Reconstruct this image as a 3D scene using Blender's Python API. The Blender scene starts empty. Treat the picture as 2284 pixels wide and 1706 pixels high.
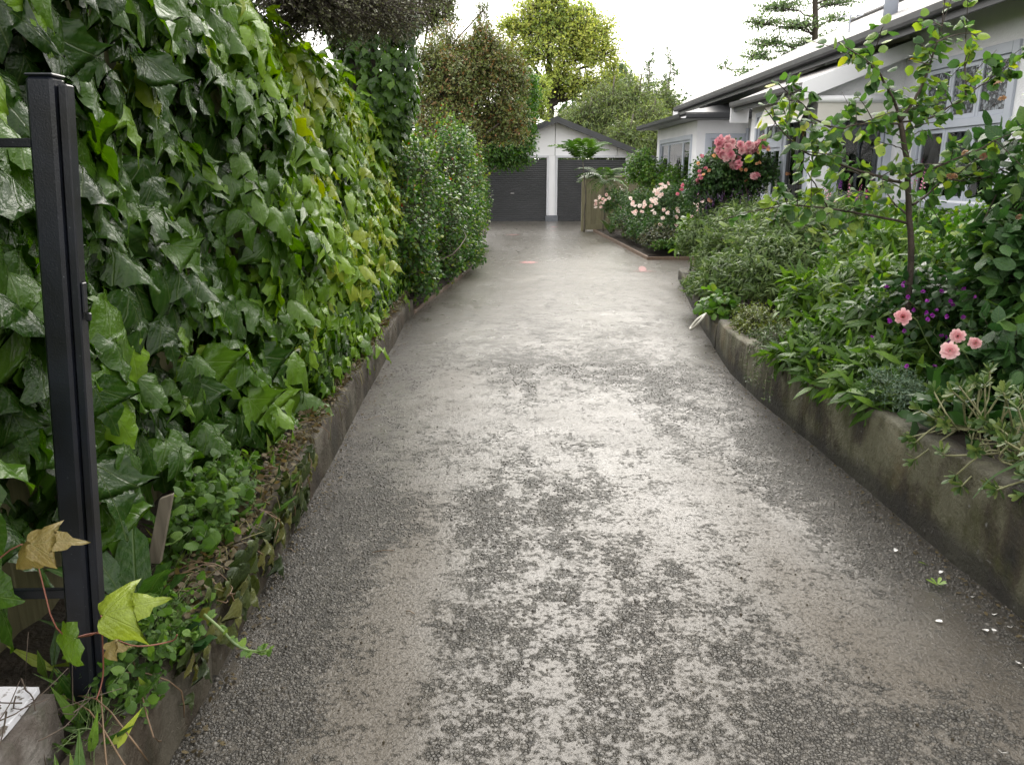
import bpy, math, random
import numpy as np
from mathutils import Vector, Matrix

sc = bpy.context.scene
COL = sc.collection
rng = np.random.default_rng(11)
random.seed(5)

# ------------------------------------------------------------------ camera, sky, sun, exposure
CAM = np.array([0.0, 0.0, 1.6])
PITCH, YAW, FPX = math.radians(14.64), math.radians(1.837), 1780.0
cd = bpy.data.cameras.new('camera'); cam = bpy.data.objects.new('camera', cd); COL.objects.link(cam)
cam.location = CAM; cam.rotation_euler = (math.pi / 2 - PITCH, 0, -YAW)
cd.sensor_width = 36; cd.lens = FPX / 2284 * 36; cd.clip_start = .05; cd.clip_end = 3000
sc.camera = cam
W = bpy.data.worlds.new('World'); sc.world = W; W.use_nodes = True
SUN_EL, SUN_AZ = math.radians(42), math.radians(8)       # azimuth from +Y towards +X
wn = W.node_tree; bg = wn.nodes['Background']
sky = wn.nodes.new('ShaderNodeTexSky'); sky.sky_type = 'NISHITA'; sky.sun_disc = False
sky.sun_elevation = SUN_EL; sky.sun_rotation = SUN_AZ
sky.air_density = 1.0; sky.dust_density = 4.0
mx = wn.nodes.new('ShaderNodeMix'); mx.data_type = 'RGBA'; mx.inputs[0].default_value = .88   # overcast layer
tcw = wn.nodes.new('ShaderNodeTexCoord'); nzw = wn.nodes.new('ShaderNodeTexNoise'); nzw.inputs['Scale'].default_value = 1.6
nzw.inputs['Detail'].default_value = 4
crw = wn.nodes.new('ShaderNodeValToRGB'); crw.color_ramp.elements[0].position = .3; crw.color_ramp.elements[1].position = .75
crw.color_ramp.elements[0].color = (8.6, 8.4, 8.15, 1); crw.color_ramp.elements[1].color = (10.9, 10.6, 10.05, 1)
wn.links.new(tcw.outputs['Generated'], nzw.inputs['Vector']); wn.links.new(nzw.outputs['Fac'], crw.inputs['Fac'])
wn.links.new(sky.outputs[0], mx.inputs[6]); wn.links.new(crw.outputs[0], mx.inputs[7])
# the cloud glows where the hidden sun stands
vdt = wn.nodes.new('ShaderNodeVectorMath'); vdt.operation = 'DOT_PRODUCT'; wn.links.new(tcw.outputs['Generated'], vdt.inputs[0])
vdt.inputs[1].default_value = (math.sin(SUN_AZ) * math.cos(SUN_EL), math.cos(SUN_AZ) * math.cos(SUN_EL), math.sin(SUN_EL))
def wm(op, a, b):
    n = wn.nodes.new('ShaderNodeMath'); n.operation = op
    for i, v in enumerate((a, b)):
        if isinstance(v, (int, float)): n.inputs[i].default_value = v
        else: wn.links.new(v, n.inputs[i])
    return n.outputs[0]
gl_ = wm('ADD', wm('MULTIPLY', wm('POWER', wm('MAXIMUM', vdt.outputs['Value'], 0.0), 4.0), .42), .98)
vsc = wn.nodes.new('ShaderNodeVectorMath'); vsc.operation = 'SCALE'; wn.links.new(mx.outputs[2], vsc.inputs[0]); wn.links.new(gl_, vsc.inputs['Scale'])
wn.links.new(vsc.outputs[0], bg.inputs['Color']); bg.inputs['Strength'].default_value = .105
sl = bpy.data.lights.new('sun', 'SUN'); so = bpy.data.objects.new('sun', sl); COL.objects.link(so)
sl.energy = .9; sl.angle = math.radians(40); sl.color = (1, .96, .9)
sd = Vector((math.sin(SUN_AZ) * math.cos(SUN_EL), math.cos(SUN_AZ) * math.cos(SUN_EL), math.sin(SUN_EL)))
so.rotation_euler = sd.to_track_quat('Z', 'Y').to_euler()
sc.view_settings.view_transform = 'Standard'; sc.view_settings.look = 'None'
sc.view_settings.exposure = 1.48; sc.view_settings.gamma = 1; sc.view_settings.use_curve_mapping = False
sc.render.engine = 'CYCLES'
cy = sc.cycles; cy.use_denoising = True; cy.max_bounces = 6; cy.transparent_max_bounces = 10
cy.diffuse_bounces = 3; cy.glossy_bounces = 3; cy.transmission_bounces = 4; cy.caustics_reflective = False; cy.caustics_refractive = False

FW = np.array([math.sin(YAW) * math.cos(PITCH), math.cos(YAW) * math.cos(PITCH), -math.sin(PITCH)])
RT = np.array([math.cos(YAW), -math.sin(YAW), 0.0]); UP = np.cross(RT, FW)
def at(px, py, Y):                      # survey helper: where a sight line meets the plane y = Y
    d = FW + RT * (px - 1142) / FPX + UP * (853 - py) / FPX
    return CAM + d * (Y / d[1])
def onz(px, py, Z=0.0):
    d = FW + RT * (px - 1142) / FPX + UP * (853 - py) / FPX
    return CAM + d * ((Z - CAM[2]) / d[2])

# ------------------------------------------------------------------ materials
MATS = {}
def newmat(name):
    m = bpy.data.materials.new(name); m.use_nodes = True; nt = m.node_tree
    return m, nt, nt.nodes['Principled BSDF'], nt.nodes['Material Output']
def ramp(nt, stops):
    r = nt.nodes.new('ShaderNodeValToRGB'); e = r.color_ramp.elements
    while len(e) < len(stops): e.new(.5)
    for i, (p, c) in enumerate(stops):
        e[i].position = p; e[i].color = (c[0], c[1], c[2], 1)
    return r
def math_n(nt, op, a, b=None, c=None, clamp=False):
    n = nt.nodes.new('ShaderNodeMath'); n.operation = op; n.use_clamp = clamp
    for i, v in enumerate((a, b, c)):
        if v is None: continue
        if isinstance(v, (int, float)): n.inputs[i].default_value = v
        else: nt.links.new(v, n.inputs[i])
    return n.outputs[0]
def noise(nt, scale, detail=3, vec=None, rough=.55):
    n = nt.nodes.new('ShaderNodeTexNoise'); n.inputs['Scale'].default_value = scale
    n.inputs['Detail'].default_value = detail; n.inputs['Roughness'].default_value = rough
    if vec is not None: nt.links.new(vec, n.inputs['Vector'])
    return n.outputs['Fac']
def mixc(nt, fac, a, b):
    n = nt.nodes.new('ShaderNodeMix'); n.data_type = 'RGBA'
    for s, v in ((0, fac), (6, a), (7, b)):
        if isinstance(v, (int, float)): n.inputs[s].default_value = v
        elif isinstance(v, (tuple, list)): n.inputs[s].default_value = (*v[:3], 1)
        else: nt.links.new(v, n.inputs[s])
    return n.outputs[2]
def bump(nt, h, strength, dist, normal=None):
    b = nt.nodes.new('ShaderNodeBump'); b.inputs['Strength'].default_value = strength; b.inputs['Distance'].default_value = dist
    nt.links.new(h, b.inputs['Height'])
    if normal is not None: nt.links.new(normal, b.inputs['Normal'])
    return b.outputs[0]
def objco(nt):
    return nt.nodes.new('ShaderNodeTexCoord').outputs['Object']
def geoco(nt):
    return nt.nodes.new('ShaderNodeNewGeometry').outputs['Position']

def surf(name, ca, cb, scale=6, rough=.6, bscale=60, bstr=.3, bdist=.004, metal=0, spec=.5, detail=5):
    """a solid surface with blotchy colour and fine relief"""
    if name in MATS: return MATS[name]
    m, nt, p, o = newmat(name); v = geoco(nt)
    f = noise(nt, scale, detail, v); r = ramp(nt, [(.3, ca), (.7, cb)]); nt.links.new(f, r.inputs[0])
    nt.links.new(r.outputs[0], p.inputs['Base Color']); p.inputs['Roughness'].default_value = rough
    p.inputs['Metallic'].default_value = metal; p.inputs['Specular IOR Level'].default_value = spec
    if bstr: nt.links.new(bump(nt, noise(nt, bscale, 4, v), bstr, bdist), p.inputs['Normal'])
    MATS[name] = m; return m

def leafmat(name, stops, rough=.35, trans=.35, veins=0, spec=.5, mott=.25, vein_light=.15, petal=False):
    if name in MATS: return MATS[name]
    m, nt, p, o = newmat(name)
    a = nt.nodes.new('ShaderNodeAttribute'); a.attribute_name = 'tint'
    oi = nt.nodes.new('ShaderNodeObjectInfo'); sp = nt.nodes.new('ShaderNodeSeparateColor')
    nt.links.new(oi.outputs['Color'], sp.inputs[0])
    t = math_n(nt, 'ADD', a.outputs['Fac'], sp.outputs[0])
    r = ramp(nt, stops); nt.links.new(t, r.inputs[0]); c = r.outputs[0]
    l = nt.nodes.new('ShaderNodeAttribute'); l.attribute_name = 'luv'
    nz = noise(nt, 7, 3, l.outputs['Vector'])
    if petal:                      # hearts deeper, rims paler
        sl0 = nt.nodes.new('ShaderNodeSeparateXYZ'); nt.links.new(l.outputs['Vector'], sl0.inputs[0])
        t2 = math_n(nt, 'ADD', math_n(nt, 'MULTIPLY', sl0.outputs[0], .45), math_n(nt, 'MULTIPLY_ADD', sl0.outputs[1], .25, -.40))
        t3 = math_n(nt, 'ADD', t, t2); nt.links.new(t3, r.inputs[0])
    k = math_n(nt, 'MULTIPLY_ADD', nz, mott * 2, 1 - mott)
    vm = nt.nodes.new('ShaderNodeVectorMath'); vm.operation = 'SCALE'; nt.links.new(c, vm.inputs[0]); nt.links.new(k, vm.inputs['Scale']); c = vm.outputs[0]
    if veins:
        sx = nt.nodes.new('ShaderNodeSeparateXYZ'); nt.links.new(l.outputs['Vector'], sx.inputs[0])
        ax = math_n(nt, 'ABSOLUTE', sx.outputs[0])
        # radiating main veins of a lobed leaf plus side veins
        mid = math_n(nt, 'SUBTRACT', 1, math_n(nt, 'DIVIDE', ax, .018), clamp=True)
        d2 = math_n(nt, 'ABSOLUTE', math_n(nt, 'SUBTRACT', sx.outputs[1], math_n(nt, 'MULTIPLY_ADD', ax, 1.15, .06)))
        lobe = math_n(nt, 'SUBTRACT', 1, math_n(nt, 'DIVIDE', d2, .028), clamp=True)
        ph = math_n(nt, 'MULTIPLY', math_n(nt, 'SUBTRACT', sx.outputs[1], math_n(nt, 'MULTIPLY', ax, .75)), 40)
        side = math_n(nt, 'POWER', math_n(nt, 'ABSOLUTE', math_n(nt, 'SINE', math_n(nt, 'MULTIPLY', ph, .5))), 6)
        side = math_n(nt, 'MULTIPLY', side, .28)
        vv = math_n(nt, 'MAXIMUM', math_n(nt, 'MAXIMUM', mid, lobe if veins > 1 else mid), side)
        c = mixc(nt, math_n(nt, 'MULTIPLY', vv, vein_light), c, (.30, .38, .12))
        hh = math_n(nt, 'ADD', math_n(nt, 'MULTIPLY', vv, -.8), math_n(nt, 'MULTIPLY', noise(nt, 13, 3, l.outputs['Vector']), 1.5))
        nt.links.new(bump(nt, hh, .4, .008), p.inputs['Normal'])
    nt.links.new(c, p.inputs['Base Color']); p.inputs['Roughness'].default_value = rough
    p.inputs['Specular IOR Level'].default_value = spec
    tr = nt.nodes.new('ShaderNodeBsdfTranslucent'); hs = nt.nodes.new('ShaderNodeHueSaturation')
    hs.inputs['Saturation'].default_value = 1.15; hs.inputs['Value'].default_value = 1.5; hs.inputs['Hue'].default_value = .497
    nt.links.new(c, hs.inputs['Color']); nt.links.new(hs.outputs[0], tr.inputs['Color'])
    ms = nt.nodes.new('ShaderNodeMixShader'); ms.inputs[0].default_value = trans
    nt.links.new(p.outputs[0], ms.inputs[1]); nt.links.new(tr.outputs[0], ms.inputs[2]); nt.links.new(ms.outputs[0], o.inputs['Surface'])
    MATS[name] = m; return m

def white_stucco():
    m, nt, p, o = newmat('white roughcast'); v = geoco(nt)
    sx = nt.nodes.new('ShaderNodeSeparateXYZ'); nt.links.new(v, sx.inputs[0])
    n1 = noise(nt, 1.3, 5, v); r = ramp(nt, [(.3, (.72, .72, .75)), (.65, (.82, .82, .85))]); nt.links.new(n1, r.inputs[0])
    nt.links.new(r.outputs[0], p.inputs['Base Color']); p.inputs['Roughness'].default_value = .8
    nt.links.new(bump(nt, noise(nt, 48, 5, v), .55, .012), p.inputs['Normal'])
    return m
def concrete_mossy(name='mossy concrete', light=(.135, .130, .085), brown=(.060, .050, .034), dark=(.026, .025, .021), moss=(.062, .063, .024), ochre=(.10, .065, .018), band=True):
    m, nt, p, o = newmat(name); v = geoco(nt)
    mp = nt.nodes.new('ShaderNodeMapping'); mp.inputs['Scale'].default_value = (1, 1, .55); nt.links.new(v, mp.inputs[0]); w = mp.outputs[0]
    a = noise(nt, 3.2, 6, w, .62); b = noise(nt, 8, 6, w, .6); c3 = noise(nt, 24, 5, v)
    r = ramp(nt, [(.36, dark), (.47, brown), (.55, light), (.68, (light[0] * 1.25, light[1] * 1.25, light[2] * 1.3))]); nt.links.new(a, r.inputs[0])
    col = mixc(nt, math_n(nt, 'MULTIPLY', math_n(nt, 'SUBTRACT', b, .5), 5, clamp=True), r.outputs[0], moss)
    oc = math_n(nt, 'MULTIPLY', math_n(nt, 'SUBTRACT', noise(nt, 2.3, 4, v), .56), 7, clamp=True)
    col = mixc(nt, math_n(nt, 'MULTIPLY', oc, .6), col, ochre)
    if band:                                            # wet dirt splashed on the lowest strip and a grimy coping
        sx = nt.nodes.new('ShaderNodeSeparateXYZ'); nt.links.new(v, sx.inputs[0])
        zz = math_n(nt, 'ADD', sx.outputs[2], math_n(nt, 'MULTIPLY', math_n(nt, 'SUBTRACT', noise(nt, 2.2, 4, v), .5), .22))
        low = math_n(nt, 'MULTIPLY', math_n(nt, 'SUBTRACT', .13, zz), 14, clamp=True)
        col = mixc(nt, math_n(nt, 'MULTIPLY', low, .8), col, (.035, .033, .030))
        hi = math_n(nt, 'MULTIPLY', math_n(nt, 'SUBTRACT', zz, .40), 12, clamp=True)
        col = mixc(nt, math_n(nt, 'MULTIPLY', hi, .8), col, (.055, .052, .050))
    wh = math_n(nt, 'MULTIPLY', math_n(nt, 'SUBTRACT', c3, .67), 12, clamp=True)
    col = mixc(nt, math_n(nt, 'MULTIPLY', wh, .7), col, (.26, .26, .26))
    nt.links.new(col, p.inputs['Base Color']); p.inputs['Roughness'].default_value = .62; p.inputs['Specular IOR Level'].default_value = .3
    nt.links.new(bump(nt, math_n(nt, 'ADD', math_n(nt, 'MULTIPLY', noise(nt, 34, 6, v, .7), 1.8), math_n(nt, 'MULTIPLY', noise(nt, 6, 3, v), 2)), .8, .014), p.inputs['Normal'])
    return m
def timber(name, ca, cb, rough=.6, axis=2):
    if name in MATS: return MATS[name]
    m, nt, p, o = newmat(name); v = geoco(nt)
    oi = nt.nodes.new('ShaderNodeObjectInfo')
    mp = nt.nodes.new('ShaderNodeMapping'); s = [9, 9, 9]; s[axis] = .8; mp.inputs['Scale'].default_value = s; nt.links.new(v, mp.inputs[0])
    n = noise(nt, 6, 6, mp.outputs[0]); r = ramp(nt, [(.3, ca), (.7, cb)]); nt.links.new(n, r.inputs[0])
    hs = nt.nodes.new('ShaderNodeHueSaturation'); nt.links.new(r.outputs[0], hs.inputs['Color'])
    nt.links.new(math_n(nt, 'MULTIPLY_ADD', oi.outputs['Random'], .35, .82), hs.inputs['Value'])
    nt.links.new(hs.outputs[0], p.inputs['Base Color']); p.inputs['Roughness'].default_value = rough
    nt.links.new(bump(nt, n, .35, .004), p.inputs['Normal']); MATS[name] = m; return m
def glass_mat():
    m, nt, p, o = newmat('window glass')
    tr = nt.nodes.new('ShaderNodeBsdfTransparent'); tr.inputs[0].default_value = (.75, .78, .78, 1)
    gl = nt.nodes.new('ShaderNodeBsdfGlossy'); gl.inputs['Roughness'].default_value = .03; gl.inputs[0].default_value = (.9, .9, .9, 1)
    fr = nt.nodes.new('ShaderNodeFresnel'); fr.inputs[0].default_value = 1.5
    nt.links.new(bump(nt, noise(nt, 2.2, 2, geoco(nt)), .08, .05), gl.inputs['Normal'])
    ms = nt.nodes.new('ShaderNodeMixShader'); nt.links.new(math_n(nt, 'MULTIPLY_ADD', fr.outputs[0], 1.4, .03, clamp=True), ms.inputs[0])
    nt.links.new(tr.outputs[0], ms.inputs[1]); nt.links.new(gl.outputs[0], ms.inputs[2]); nt.links.new(ms.outputs[0], o.inputs['Surface'])
    return m
def leadlight_mat():
    m, nt, p, o = newmat('leadlight glass'); v = geoco(nt)
    vo = nt.nodes.new('ShaderNodeTexVoronoi'); vo.inputs['Scale'].default_value = 26; nt.links.new(v, vo.inputs['Vector'])
    vo.feature = 'DISTANCE_TO_EDGE'
    vc = nt.nodes.new('ShaderNodeTexVoronoi'); vc.inputs['Scale'].default_value = 26; nt.links.new(v, vc.inputs['Vector'])
    sp = nt.nodes.new('ShaderNodeSeparateColor'); nt.links.new(vc.outputs['Color'], sp.inputs[0])
    r = ramp(nt, [(.0, (.03, .035, .04)), (.55, (.08, .09, .10)), (.75, (.30, .33, .36)), (1, (.14, .15, .18))]); nt.links.new(sp.outputs[0], r.inputs[0])
    edge = math_n(nt, 'SUBTRACT', 1, math_n(nt, 'DIVIDE', vo.outputs['Distance'], .12), clamp=True)
    c = mixc(nt, edge, r.outputs[0], (.02, .02, .02)); nt.links.new(c, p.inputs['Base Color'])
    p.inputs['Roughness'].default_value = .2; nt.links.new(bump(nt, edge, .5, .004), p.inputs['Normal'])
    return m

# ------------------------------------------------------------------ mesh building
class MB:
    def __init__(s): s.V = []; s.F = []; s.T = []; s.L = []; s.n = 0
    def add(s, V, faces, tint=None, luv=None):
        V = np.asarray(V, float).reshape(-1, 3); k = len(V); s.V.append(V)
        for f in (faces if isinstance(faces, list) and len(faces) and isinstance(faces[0], np.ndarray) else [np.asarray(faces)]):
            if len(f): s.F.append(f + s.n)
        s.T.append(np.zeros(k) if tint is None else np.broadcast_to(tint, (k,)).astype(float))
        s.L.append(np.zeros((k, 3)) if luv is None else luv); s.n += k; return s
    def mesh(s, name, mat=None, smooth=False):
        me = bpy.data.meshes.new(name); V = np.concatenate(s.V).astype(np.float32)
        me.vertices.add(len(V)); me.vertices.foreach_set('co', V.ravel())
        loops = np.concatenate([f.ravel() for f in s.F]).astype(np.int32)
        sizes = np.concatenate([np.full(len(f), f.shape[1]) for f in s.F]).astype(np.int32)
        me.loops.add(len(loops)); me.loops.foreach_set('vertex_index', loops)
        me.polygons.add(len(sizes)); me.polygons.foreach_set('loop_start', np.concatenate([[0], np.cumsum(sizes)[:-1]]).astype(np.int32))
        if smooth: me.polygons.foreach_set('use_smooth', np.ones(len(sizes), bool))
        else: me.polygons.foreach_set('use_smooth', np.zeros(len(sizes), bool))
        a = me.attributes.new('tint', 'FLOAT', 'POINT'); a.data.foreach_set('value', np.concatenate(s.T).astype(np.float32))
        a = me.attributes.new('luv', 'FLOAT_VECTOR', 'POINT'); a.data.foreach_set('vector', np.concatenate(s.L).astype(np.float32).ravel())
        if mat: me.materials.append(mat)
        me.update(calc_edges=True); return me
    def build(s, name, mat, parent=None, smooth=False, kind=None):
        if not s.n: return None
        return put(name, s.mesh(name, mat, smooth), parent, kind)

BASE = {}
def put(name, me, parent=None, kind=None):
    o = bpy.data.objects.new(name, me); COL.objects.link(o); o.color = (0, 0, 0, 1)
    if parent is not None:
        o.parent = parent; w = Vector((0, 0, 0)); q = parent
        while q is not None: w += q.location; q = q.parent
        o.location = -w
    if kind: o['kind'] = kind
    return o
def thing(name, label, cat, loc=(0, 0, 0), group=None):
    o = bpy.data.objects.new(name, None); COL.objects.link(o); o.location = Vector([float(a) for a in loc]); o.empty_display_size = .1
    o['label'] = label; o['category'] = cat
    if group: o['group'] = group
    return o
def tag(o, label, cat, group=None):
    o['label'] = label; o['category'] = cat
    if group: o['group'] = group
    return o
Q = np.array([[0, 1, 3, 2], [4, 6, 7, 5], [0, 4, 5, 1], [2, 3, 7, 6], [0, 2, 6, 4], [1, 5, 7, 3]])
def bx(m, x0, x1, y0, y1, z0, z1):
    V = np.array([(x, y, z) for x in (x0, x1) for y in (y0, y1) for z in (z0, z1)]); m.add(V, Q); return m
def cham(m, x0, x1, y0, y1, z0, z1, b=.004):
    """box with bevelled edges"""
    me = []
    c = np.array([(x0 + x1) / 2, (y0 + y1) / 2, (z0 + z1) / 2]); h = np.array([(x1 - x0) / 2, (y1 - y0) / 2, (z1 - z0) / 2])
    V = []; idx = {}
    for sx in (-1, 1):
        for sy in (-1, 1):
            for sz in (-1, 1):
                for a in range(3):
                    d = h - b; d = d.copy(); d[a] = h[a]
                    idx[(sx, sy, sz, a)] = len(V); V.append(c + d * np.array([sx, sy, sz]))
    q = []; t = []
    for a in range(3):
        u, v = [(1, 2), (2, 0), (0, 1)][a]
        for s in (-1, 1):
            r = []
            for (su, sv) in ((-1, -1), (1, -1), (1, 1), (-1, 1)):
                k = [0, 0, 0]; k[a] = s; k[u] = su; k[v] = sv; r.append(idx[(*k, a)])
            q.append(r if s > 0 else r[::-1])
    for a in range(3):
        u, v = [(1, 2), (2, 0), (0, 1)][a]
        for su in (-1, 1):
            for sv in (-1, 1):
                k0 = [0, 0, 0]; k0[a] = -1; k0[u] = su; k0[v] = sv; k1 = list(k0); k1[a] = 1
                r = [idx[(*k0, u)], idx[(*k1, u)], idx[(*k1, v)], idx[(*k0, v)]]
                q.append(r if su * sv < 0 else r[::-1])
    for k in [(x, y, z) for x in (-1, 1) for y in (-1, 1) for z in (-1, 1)]:
        r = [idx[(*k, 0)], idx[(*k, 1)], idx[(*k, 2)]]; t.append(r if k[0] * k[1] * k[2] > 0 else r[::-1])
    m.add(np.array(V), [np.array(q), np.array(t)]); return m
def tube(m, pts, rad, sides=6, tint=0, cap=True):
    P = np.asarray(pts, float); n = len(P); rad = np.broadcast_to(rad, (n,))
    T = np.gradient(P, axis=0); T /= np.linalg.norm(T, axis=1)[:, None] + 1e-9
    ref = np.array([0, 0, 1.0]) if abs(T[0][2]) < .9 else np.array([1.0, 0, 0])
    A = np.cross(T, ref); A /= np.linalg.norm(A, axis=1)[:, None] + 1e-9; B = np.cross(T, A)
    th = np.arange(sides) / sides * 2 * math.pi
    V = P[:, None, :] + rad[:, None, None] * (np.cos(th)[None, :, None] * A[:, None, :] + np.sin(th)[None, :, None] * B[:, None, :])
    i = np.arange(n - 1)[:, None] * sides; j = np.arange(sides)[None, :]; j2 = (j + 1) % sides
    F = np.stack([i + j, i + j2, i + sides + j2, i + sides + j], -1).reshape(-1, 4)
    fs = [F]
    if cap: fs += [np.array([list(range(sides))[::-1]]), np.array([[(n - 1) * sides + k for k in range(sides)]])]
    m.add(V.reshape(-1, 3), fs, tint); return m
def curve(pts, n=8):
    P = np.asarray(pts, float); k = len(P); t = np.linspace(0, k - 1, n); out = []
    for a in t:
        i = min(int(a), k - 2); f = a - i
        p0 = P[max(i - 1, 0)]; p1 = P[i]; p2 = P[i + 1]; p3 = P[min(i + 2, k - 1)]
        out.append(.5 * ((2 * p1) + (-p0 + p2) * f + (2 * p0 - 5 * p1 + 4 * p2 - p3) * f * f + (-p0 + 3 * p1 - 3 * p2 + p3) * f ** 3))
    return np.array(out)
def norm(a): return a / (np.linalg.norm(a, axis=-1, keepdims=True) + 1e-9)

# ------------------------------------------------------------------ leaf shapes (y = midrib, x = side, z = upper face)
def blade(out, cols=2, curl=.25, fold=.25, wav=.05, seed=0, cup=0.):
    """out: (x,y) outline of the right half from the stalk to the tip"""
    r = np.random.default_rng(seed); o = np.array(out, float); n = len(o)
    my = np.linspace(max(o[0, 1], 0), o[-1, 1], n) if cols > 1 or n > 4 else o[:, 1]
    my = np.maximum.accumulate(np.clip(.6 * o[:, 1] + .4 * my, 0, None))
    V = []; L = []
    fr = [-1 + i / cols for i in range(cols)] + [0] + [(i + 1) / cols for i in range(cols)]
    ph = r.random(4) * 6.28
    for i in range(n):
        for f in fr:
            a = abs(f); x = o[i, 0] * f; y = my[i] * (1 - a) + o[i, 1] * a
            z = -fold * x * x * 2.2 + .10 * abs(x) - curl * y * y + cup * math.sin(y * 3.1) + wav * a * (math.sin(y * 13 + ph[0] + (0 if f > 0 else 2)) + .6 * math.sin(y * 22 + ph[1]))
            x += wav * .6 * a * math.sin(y * 9 + ph[2]); z += .12 * x * (r.random() - .5) * a
            V.append((x, y, z)); L.append((x, y, 0))
    c = len(fr); F = []
    for i in range(n - 1):
        for j in range(c - 1): F.append((i * c + j, i * c + j + 1, (i + 1) * c + j + 1, (i + 1) * c + j))
    return np.array(V), [np.array(F)], np.array(L)
IVY = [(0, .04), (.16, -.09), (.34, -.06), (.43, .10), (.50, .27), (.66, .55), (.38, .46), (.27, .54), (.25, .72), (.10, .93), (0, 1.18)]
IVY2 = [(0, .03), (.2, -.06), (.40, .04), (.47, .22), (.55, .42), (.36, .56), (.27, .72), (.12, .90), (0, 1.06)]
IVY3 = [(0, .02), (.2, -.05), (.38, .05), (.43, .25), (.42, .42), (.35, .58), (.26, .72), (.12, .9), (0, 1.08)]
T_IVY = [blade(IVY, 2, .30, .55, .06, 1), blade(IVY, 2, .45, .40, .08, 2), blade(IVY2, 2, .25, .7, .06, 3), blade(IVY, 2, .35, .5, .08, 4), blade(IVY2, 2, .55, .3, .09, 5), blade(IVY, 2, .12, .65, .09, 6)]
def serrate(out, n, amp, seed):
    c = curve([(a, b, 0) for a, b in out], n)[:, :2]; r = np.random.default_rng(seed)
    for i in range(1, n - 1): c[i] += (amp if i % 2 else -amp * .4) * norm(np.array([c[i + 1][1] - c[i - 1][1], -(c[i + 1][0] - c[i - 1][0])])) * np.array([-1 if False else 1, 1]) * (.6 + .8 * r.random())
    c[:, 0] = np.maximum(c[:, 0], 0); c[0] = out[0]; c[-1] = out[-1]; return [tuple(q) for q in c]
T_IVYH = [blade(serrate(IVY, 19, .020, 1), 3, .30, .55, .045, 1), blade(serrate(IVY, 19, .022, 2), 3, .48, .35, .05, 2), blade(serrate(IVY2, 17, .02, 3), 3, .25, .8, .045, 3), blade(serrate(IVY, 19, .02, 4), 3, .40, .25, .065, 4), blade(serrate(IVY2, 17, .02, 5), 3, .65, .3, .06, 5), blade(serrate(IVY3, 17, .022, 6), 3, .12, .9, .05, 6), blade(serrate(IVY, 19, .022, 7), 3, .2, -.15, .06, 7), blade(serrate(IVY3, 17, .02, 8), 3, .55, .6, .05, 8)]
T_IVYL = [blade([(0, 0), (.3, -.05), (.48, .2), (.55, .44), (.3, .58), (.13, .88), (0, 1.08)], 1, .3, .3, .03, k) for k in range(3)]
OV = [(0, 0), (.16, .08), (.29, .25), (.33, .45), (.27, .68), (.13, .88), (0, 1.0)]
ROUND = [(0, 0), (.22, .04), (.38, .22), (.42, .45), (.34, .72), (.14, .92), (0, 1.02)]
LAN = [(0, 0), (.09, .15), (.13, .4), (.09, .72), (0, 1.0)]
T_OV = [blade(OV, 1, .25, .3, .02, k) for k in range(4)]
T_ROUND = [blade(ROUND, 1, .2, .5, .03, k, .05) for k in range(4)]
T_LAN = [blade(LAN, 1, .45, .2, .01, k) for k in range(4)]
T_SIMPLE = [(np.array([(0, 0, 0), (.3, .45, .04), (0, 1, -.12), (-.3, .45, .04), (0, .45, -.05)]), [np.array([(0, 1, 4), (1, 2, 4), (2, 3, 4), (3, 0, 4)])], np.array([(0, 0, 0), (.3, .45, 0), (0, 1, 0), (-.3, .45, 0), (0, .45, 0)]))]
T_DIA = [(np.array([(0, 0, 0), (.32, .5, 0), (0, 1, -.1), (-.32, .5, 0)]), [np.array([(0, 1, 2, 3)])], np.array([(0, 0, 0), (.3, .5, 0), (0, 1, 0), (-.3, .5, 0)]))]
T_NEED = [(np.array([(0, 0, 0), (.09, .45, 0), (0, 1, -.1), (-.09, .45, 0)]), [np.array([(0, 1, 2, 3)])], np.array([(0, 0, 0), (.1, .5, 0), (0, 1, 0), (-.1, .5, 0)]))]
FATL = [(0, 0), (.06, .1), (.17, .6), (.15, .85), (0, 1.0)]
T_FAT = [blade(FATL, 1, -.1, -.4, .0, k) for k in range(2)]
def rose(seed, rings=((5, .40, .25), (7, .66, .6), (8, .90, .95), (10, 1.10, 1.25), (9, .98, 1.05)), fine=True):
    """a bloom: y = facing direction; cupped petals in rings"""
    r = np.random.default_rng(seed); V = []; F = []; L = []
    for ri, (k, R, tilt) in enumerate(rings):
        for i in range(k):
            th = (i + r.random() * .5 + ri * .37) / k * 2 * math.pi; R1 = R * (.85 + .3 * r.random()); ti = tilt * (.85 + .3 * r.random())
            w = 3.4 * R1 / k * 1.25; n0 = len(V); rows = (0, .45, .8, 1.0); ws = (.35, 1.0, .95, .45)
            for a, ww in zip(rows, ws):
                rad = R1 * math.sin(ti) * a ** .8 * .55 + R1 * .12; h = R1 * .55 * math.cos(ti) * a * 1.2 - (.12 * a * a if ri >= 2 else 0) + (2 - ri) * .05
                for s in (-1, 0, 1):
                    t = th + s * w * ww * .5 / (rad + .18); lift = .05 * (abs(s)) * a + .11 * (r.random() - .5) * a
                    V.append((rad * math.cos(t), h + lift, rad * math.sin(t))); L.append((a, ri / 3, 0))
            for q in range(3):
                for s in range(2): F.append((n0 + q * 3 + s, n0 + q * 3 + s + 1, n0 + q * 3 + s + 4, n0 + q * 3 + s + 3))
    return np.array(V), [np.array(F)], np.array(L)
T_ROSE = [rose(k) for k in range(4)]
T_ROSEL = [rose(k + 9, ((5, .5, .35), (7, .95, .95))) for k in range(3)]
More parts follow.
